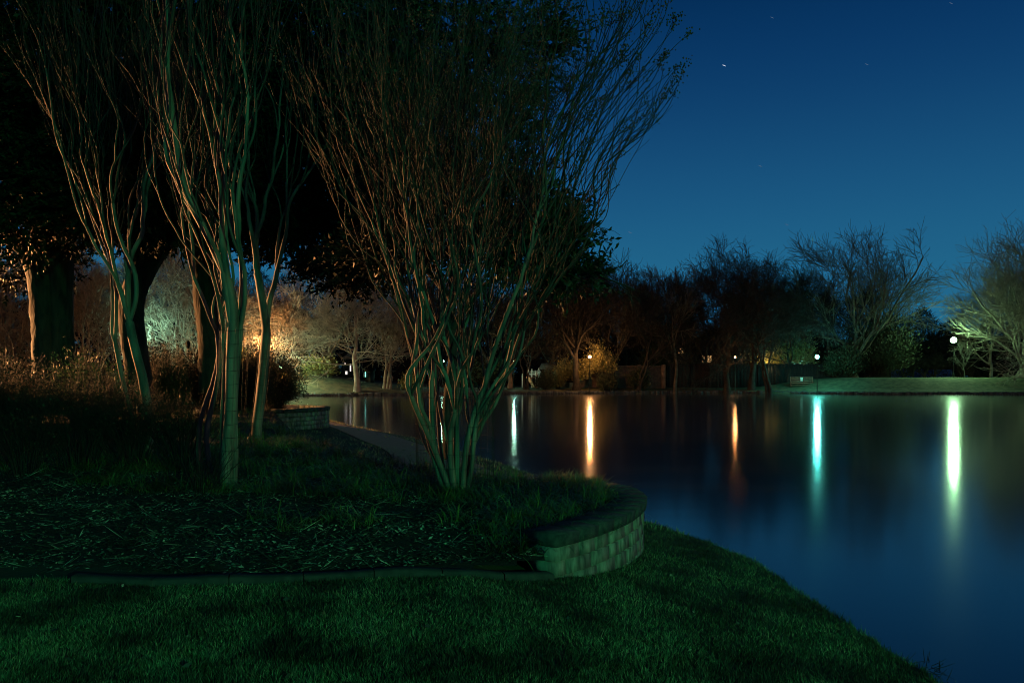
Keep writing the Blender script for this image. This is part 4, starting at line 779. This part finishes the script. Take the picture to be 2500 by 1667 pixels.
for px0, px1, py0, py1 in ((1714, 1724, 866, 884), (1727, 1737, 866, 884), (1655, 1668, 850, 862)):
    mb = MB(); fbox(mb, px0-1.5, px1+1.5, py0-1.5, py1+1.5, 149.9, .08); fr_ = mb.build('window', M['white'], e); gz = fbox(MB(), px0, px1, py0, py1, 149.84, .05).build('pane', WIN); gz.parent = fr_
    mb = MB(); fbox(mb, (px0+px1)/2-.5, (px0+px1)/2+.5, py0, py1, 149.78, .04); fbox(mb, px0, px1, (py0+py1)/2-.5, (py0+py1)/2+.5, 149.77, .04); gb = mb.build('glazing_bar', M['white']); gb.parent = fr_
# low building with a lit window, far left of the lake
e = empty('garden_shed', (*P(858, 0, 126)[:2], .8), 'dim building with small white lit windows left of the cone-shaped tree', 'building')
mb = MB(); fbox(mb, 836, 874, 876, 925, 126, 4); mb.build('wall', M['darkwall'], e); mb = MB(); a, b = P(832, 877, 125.6), P(878, 877, 125.6)
mb.hexa([(a[0], 125.4, a[2]), (b[0], 125.4, a[2]), (b[0], 130.4, a[2]), (a[0], 130.4, a[2]), (a[0]+.8, 127, a[2]+1), (b[0]-.8, 127, a[2]+1), (b[0]-.8, 129, a[2]+1), (a[0]+.8, 129, a[2]+1)]); mb.build('roof', M['roof'], e)
WW = emit('white_window_glow', (.95, .85, .8), 1.1)
for q_ in ((843, 848, 906, 914), (854, 857, 888, 906), (841, 843.5, 886, 890)): fbox(MB(), *q_, 125.9, .06).build('window', WW, e)
# kiosk with a bright panel
e = empty('information_kiosk', (*P(902, 0, 112)[:2], .8), 'dark kiosk with an upright cyan glowing panel right of the cone-shaped tree', 'kiosk')
fbox(MB(), 890, 912, 905, 945, 112, .8).build('cabinet', M['metal'], e); fbox(MB(), 888.5, 913.5, 903, 905.2, 111.8, 1.2).build('top', M['metal'], e); fbox(MB(), 890.8, 893.2, 908, 920, 111.9, .06).build('glowing_panel', emit('panel_glow', (.3, 1., .85), 1.6), e)

# bench-like slatted seat with a pale plaque
d = 119.5; bz = float(ground_z(P(1957, 0, d)[0], d)); e = empty('park_bench', (P(1957, 0, d)[0], d, bz), 'wide red slatted bench with a pale plaque, left of the blue-green lamp', 'bench')
mb = MB()
for py in (921.5, 926, 930.5, 935): fbox(mb, 1931, 1983, py-1.2, py+1.2, d, .05)
mb.build('backrest', M['redwood'], e); mb = MB()
for i in range(4): mb.box((P(1957, 0, d)[0], d-.12-i*.12, P(0, 940, d)[2]), (3.15, .10, .04))
mb.build('seat', M['redwood'], e)
for px in (1930, 1984):
    z1 = P(0, 920, d)[2]; MB().box((P(px, 0, d)[0], d+.03, (z1+bz)/2), (.09, .09, z1-bz+.1)).box((P(px, 0, d)[0], d-.5, (P(0, 940, d)[2]+bz)/2), (.08, .08, P(0, 940, d)[2]-bz+.1)).box((P(px, 0, d)[0], d-.24, P(0, 932, d)[2]), (.08, .55, .05)).build('leg', M['redwood'], e)
fbox(MB(), 1954, 1960, 921, 931, d-.04, .03).build('plaque', M['white'], e)

# play frame and its dark roof
d = 121; px0 = P(1300, 0, d)[0]; gz_ = float(ground_z(px0, d)); e = empty('play_frame', (px0, d, gz_), 'pale-posted play frame with a dark roof beside the straight tan trunk', 'playground frame')
def post(px, top, dy=0, r=.07): 
    p = P(px, top, d); MB().tube([(p[0], d+dy, gz_-.1), (p[0], d+dy, (p[2]+gz_)/2), (p[0], d+dy, p[2])], r, 8).build('post', M['white'], e, True)
for px, top, dy in ((1275, 912, 0), (1289, 896, 1.2), (1289.5, 902, 0), (1299, 900, 1.2), (1308, 904, 0), (1314, 903, 1.2), (1319, 905, 0)): post(px, top, dy)
fbox(MB(), 1286, 1320, 921, 923, d, 1.4).build('platform', M['redwood'], e)
mb = MB(); fbox(mb, 1289, 1319, 906, 907.3, d, .05); fbox(mb, 1289, 1319, 913, 914.2, d, .05)
for px in np.arange(1291, 1319, 2.6): fbox(mb, px, px+.7, 907, 921, d+.01, .03)
mb.build('railing', M['white'], e)
s0_ = P(1287, 921, d); s1_ = P(1303, 943, d); pts = np.array([[s0_[0], d-.1, s0_[2]], [s0_[0]+.2, d-.5, s0_[2]-.15], [(s0_[0]+s1_[0])/2, d-1.1, (s0_[2]+s1_[2])/2], [s1_[0], d-1.9, s1_[2]], [s1_[0]+.3, d-2.3, s1_[2]-.02]]); mb = MB(); mb.tube(pts, .22, 8); mb.build('slide', M['plastic'], e, True)
mb = MB(); a, b = P(1315, 892, d+2), P(1362, 892, d+2); mb.hexa([(a[0], d+.5, a[2]-.6), (b[0], d+.5, a[2]-.6), (b[0], d+4, a[2]-.6), (a[0], d+4, a[2]-.6), (a[0]+.5, d+1.6, a[2]+.35), (b[0]-.5, d+1.6, a[2]+.35), (b[0]-.5, d+3, a[2]+.35), (a[0]+.5, d+3, a[2]+.35)]); mb.build('roof', M['roof'], e)
for px in (1317, 1360): post(px, 898, 2.2, .09)

# blue-lit fence at the right, and a pale cross bar on posts
d = 147; x0, x1 = P(2178, 0, d)[0], P(2325, 0, d)[0]; zf = .9; e = empty('picket_fence', (x0, d, zf), 'blue-lit picket fence beyond the mound at the right', 'fence')
mb = MB()
for xx in np.arange(x0, x1, .16): mb.box((xx, d, 2.55), (.075, .03, 2.5))
mb.build('pickets', M['blue'], e); mb = MB()
for zz_ in (1.9, 3.2, 3.72): mb.box(((x0+x1)/2, d+.05, zz_), (x1-x0, .05, .1))
mb.build('rails', M['blue'], e)
for xx in np.arange(x0, x1+.1, 2.75): MB().box((xx, d+.12, 2.5), (.12, .12, 2.9)).build('post', M['blue'], e)
d = 141; a, b = P(2140, 879, d), P(2222, 879, d); e = empty('cross_bar_frame', (a[0], d, 1.4), 'thin pale cross bar on posts left of the brightest lamp', 'frame')
MB().tube([a, (a+b)/2, b], .05, 6).build('cross_bar', M['white'], e, True)
for q_ in (a, b): MB().tube([(q_[0], d, 1.2), (q_[0], d, 3), (q_[0], d, q_[2]+.04)], .05, 6).build('post', M['metal'], e, True)

# faint stars, drawn out into short dashes by the earth's turning
SM = emit('star_light', (.75, .85, 1.), .9); SF = emit('faint_star_light', (.3, .45, .7), .32)
for px, py, m_, lab in ((1764, 159, SM, 'brightest star, a short white dash right of the tree top'), (1881, 42, SF, 'faint star near the top of the sky, right of the brightest'), (2112, 156, SF, 'faint star high above the big bare trees'), (1852, 404, SF, 'faint star low above the middle trees'), (1917, 547, SF, 'lowest star, just above the tall bare tree'), (1534, 566, SF, 'faint star low between the evergreen and the far trees'), (2318, 7, SF, 'faint star at the very top right')):
    D = 5000; p = P(px, py, D); q_ = P(px+8, py+3.4, D); tag(MB().tube([p, (p+q_)/2, q_], [1.2, 2.4, 1.2] if m_ is SM else [.9, 1.8, .9], 6).build('star', m_), lab, 'star', 'stars drawn out into dashes')
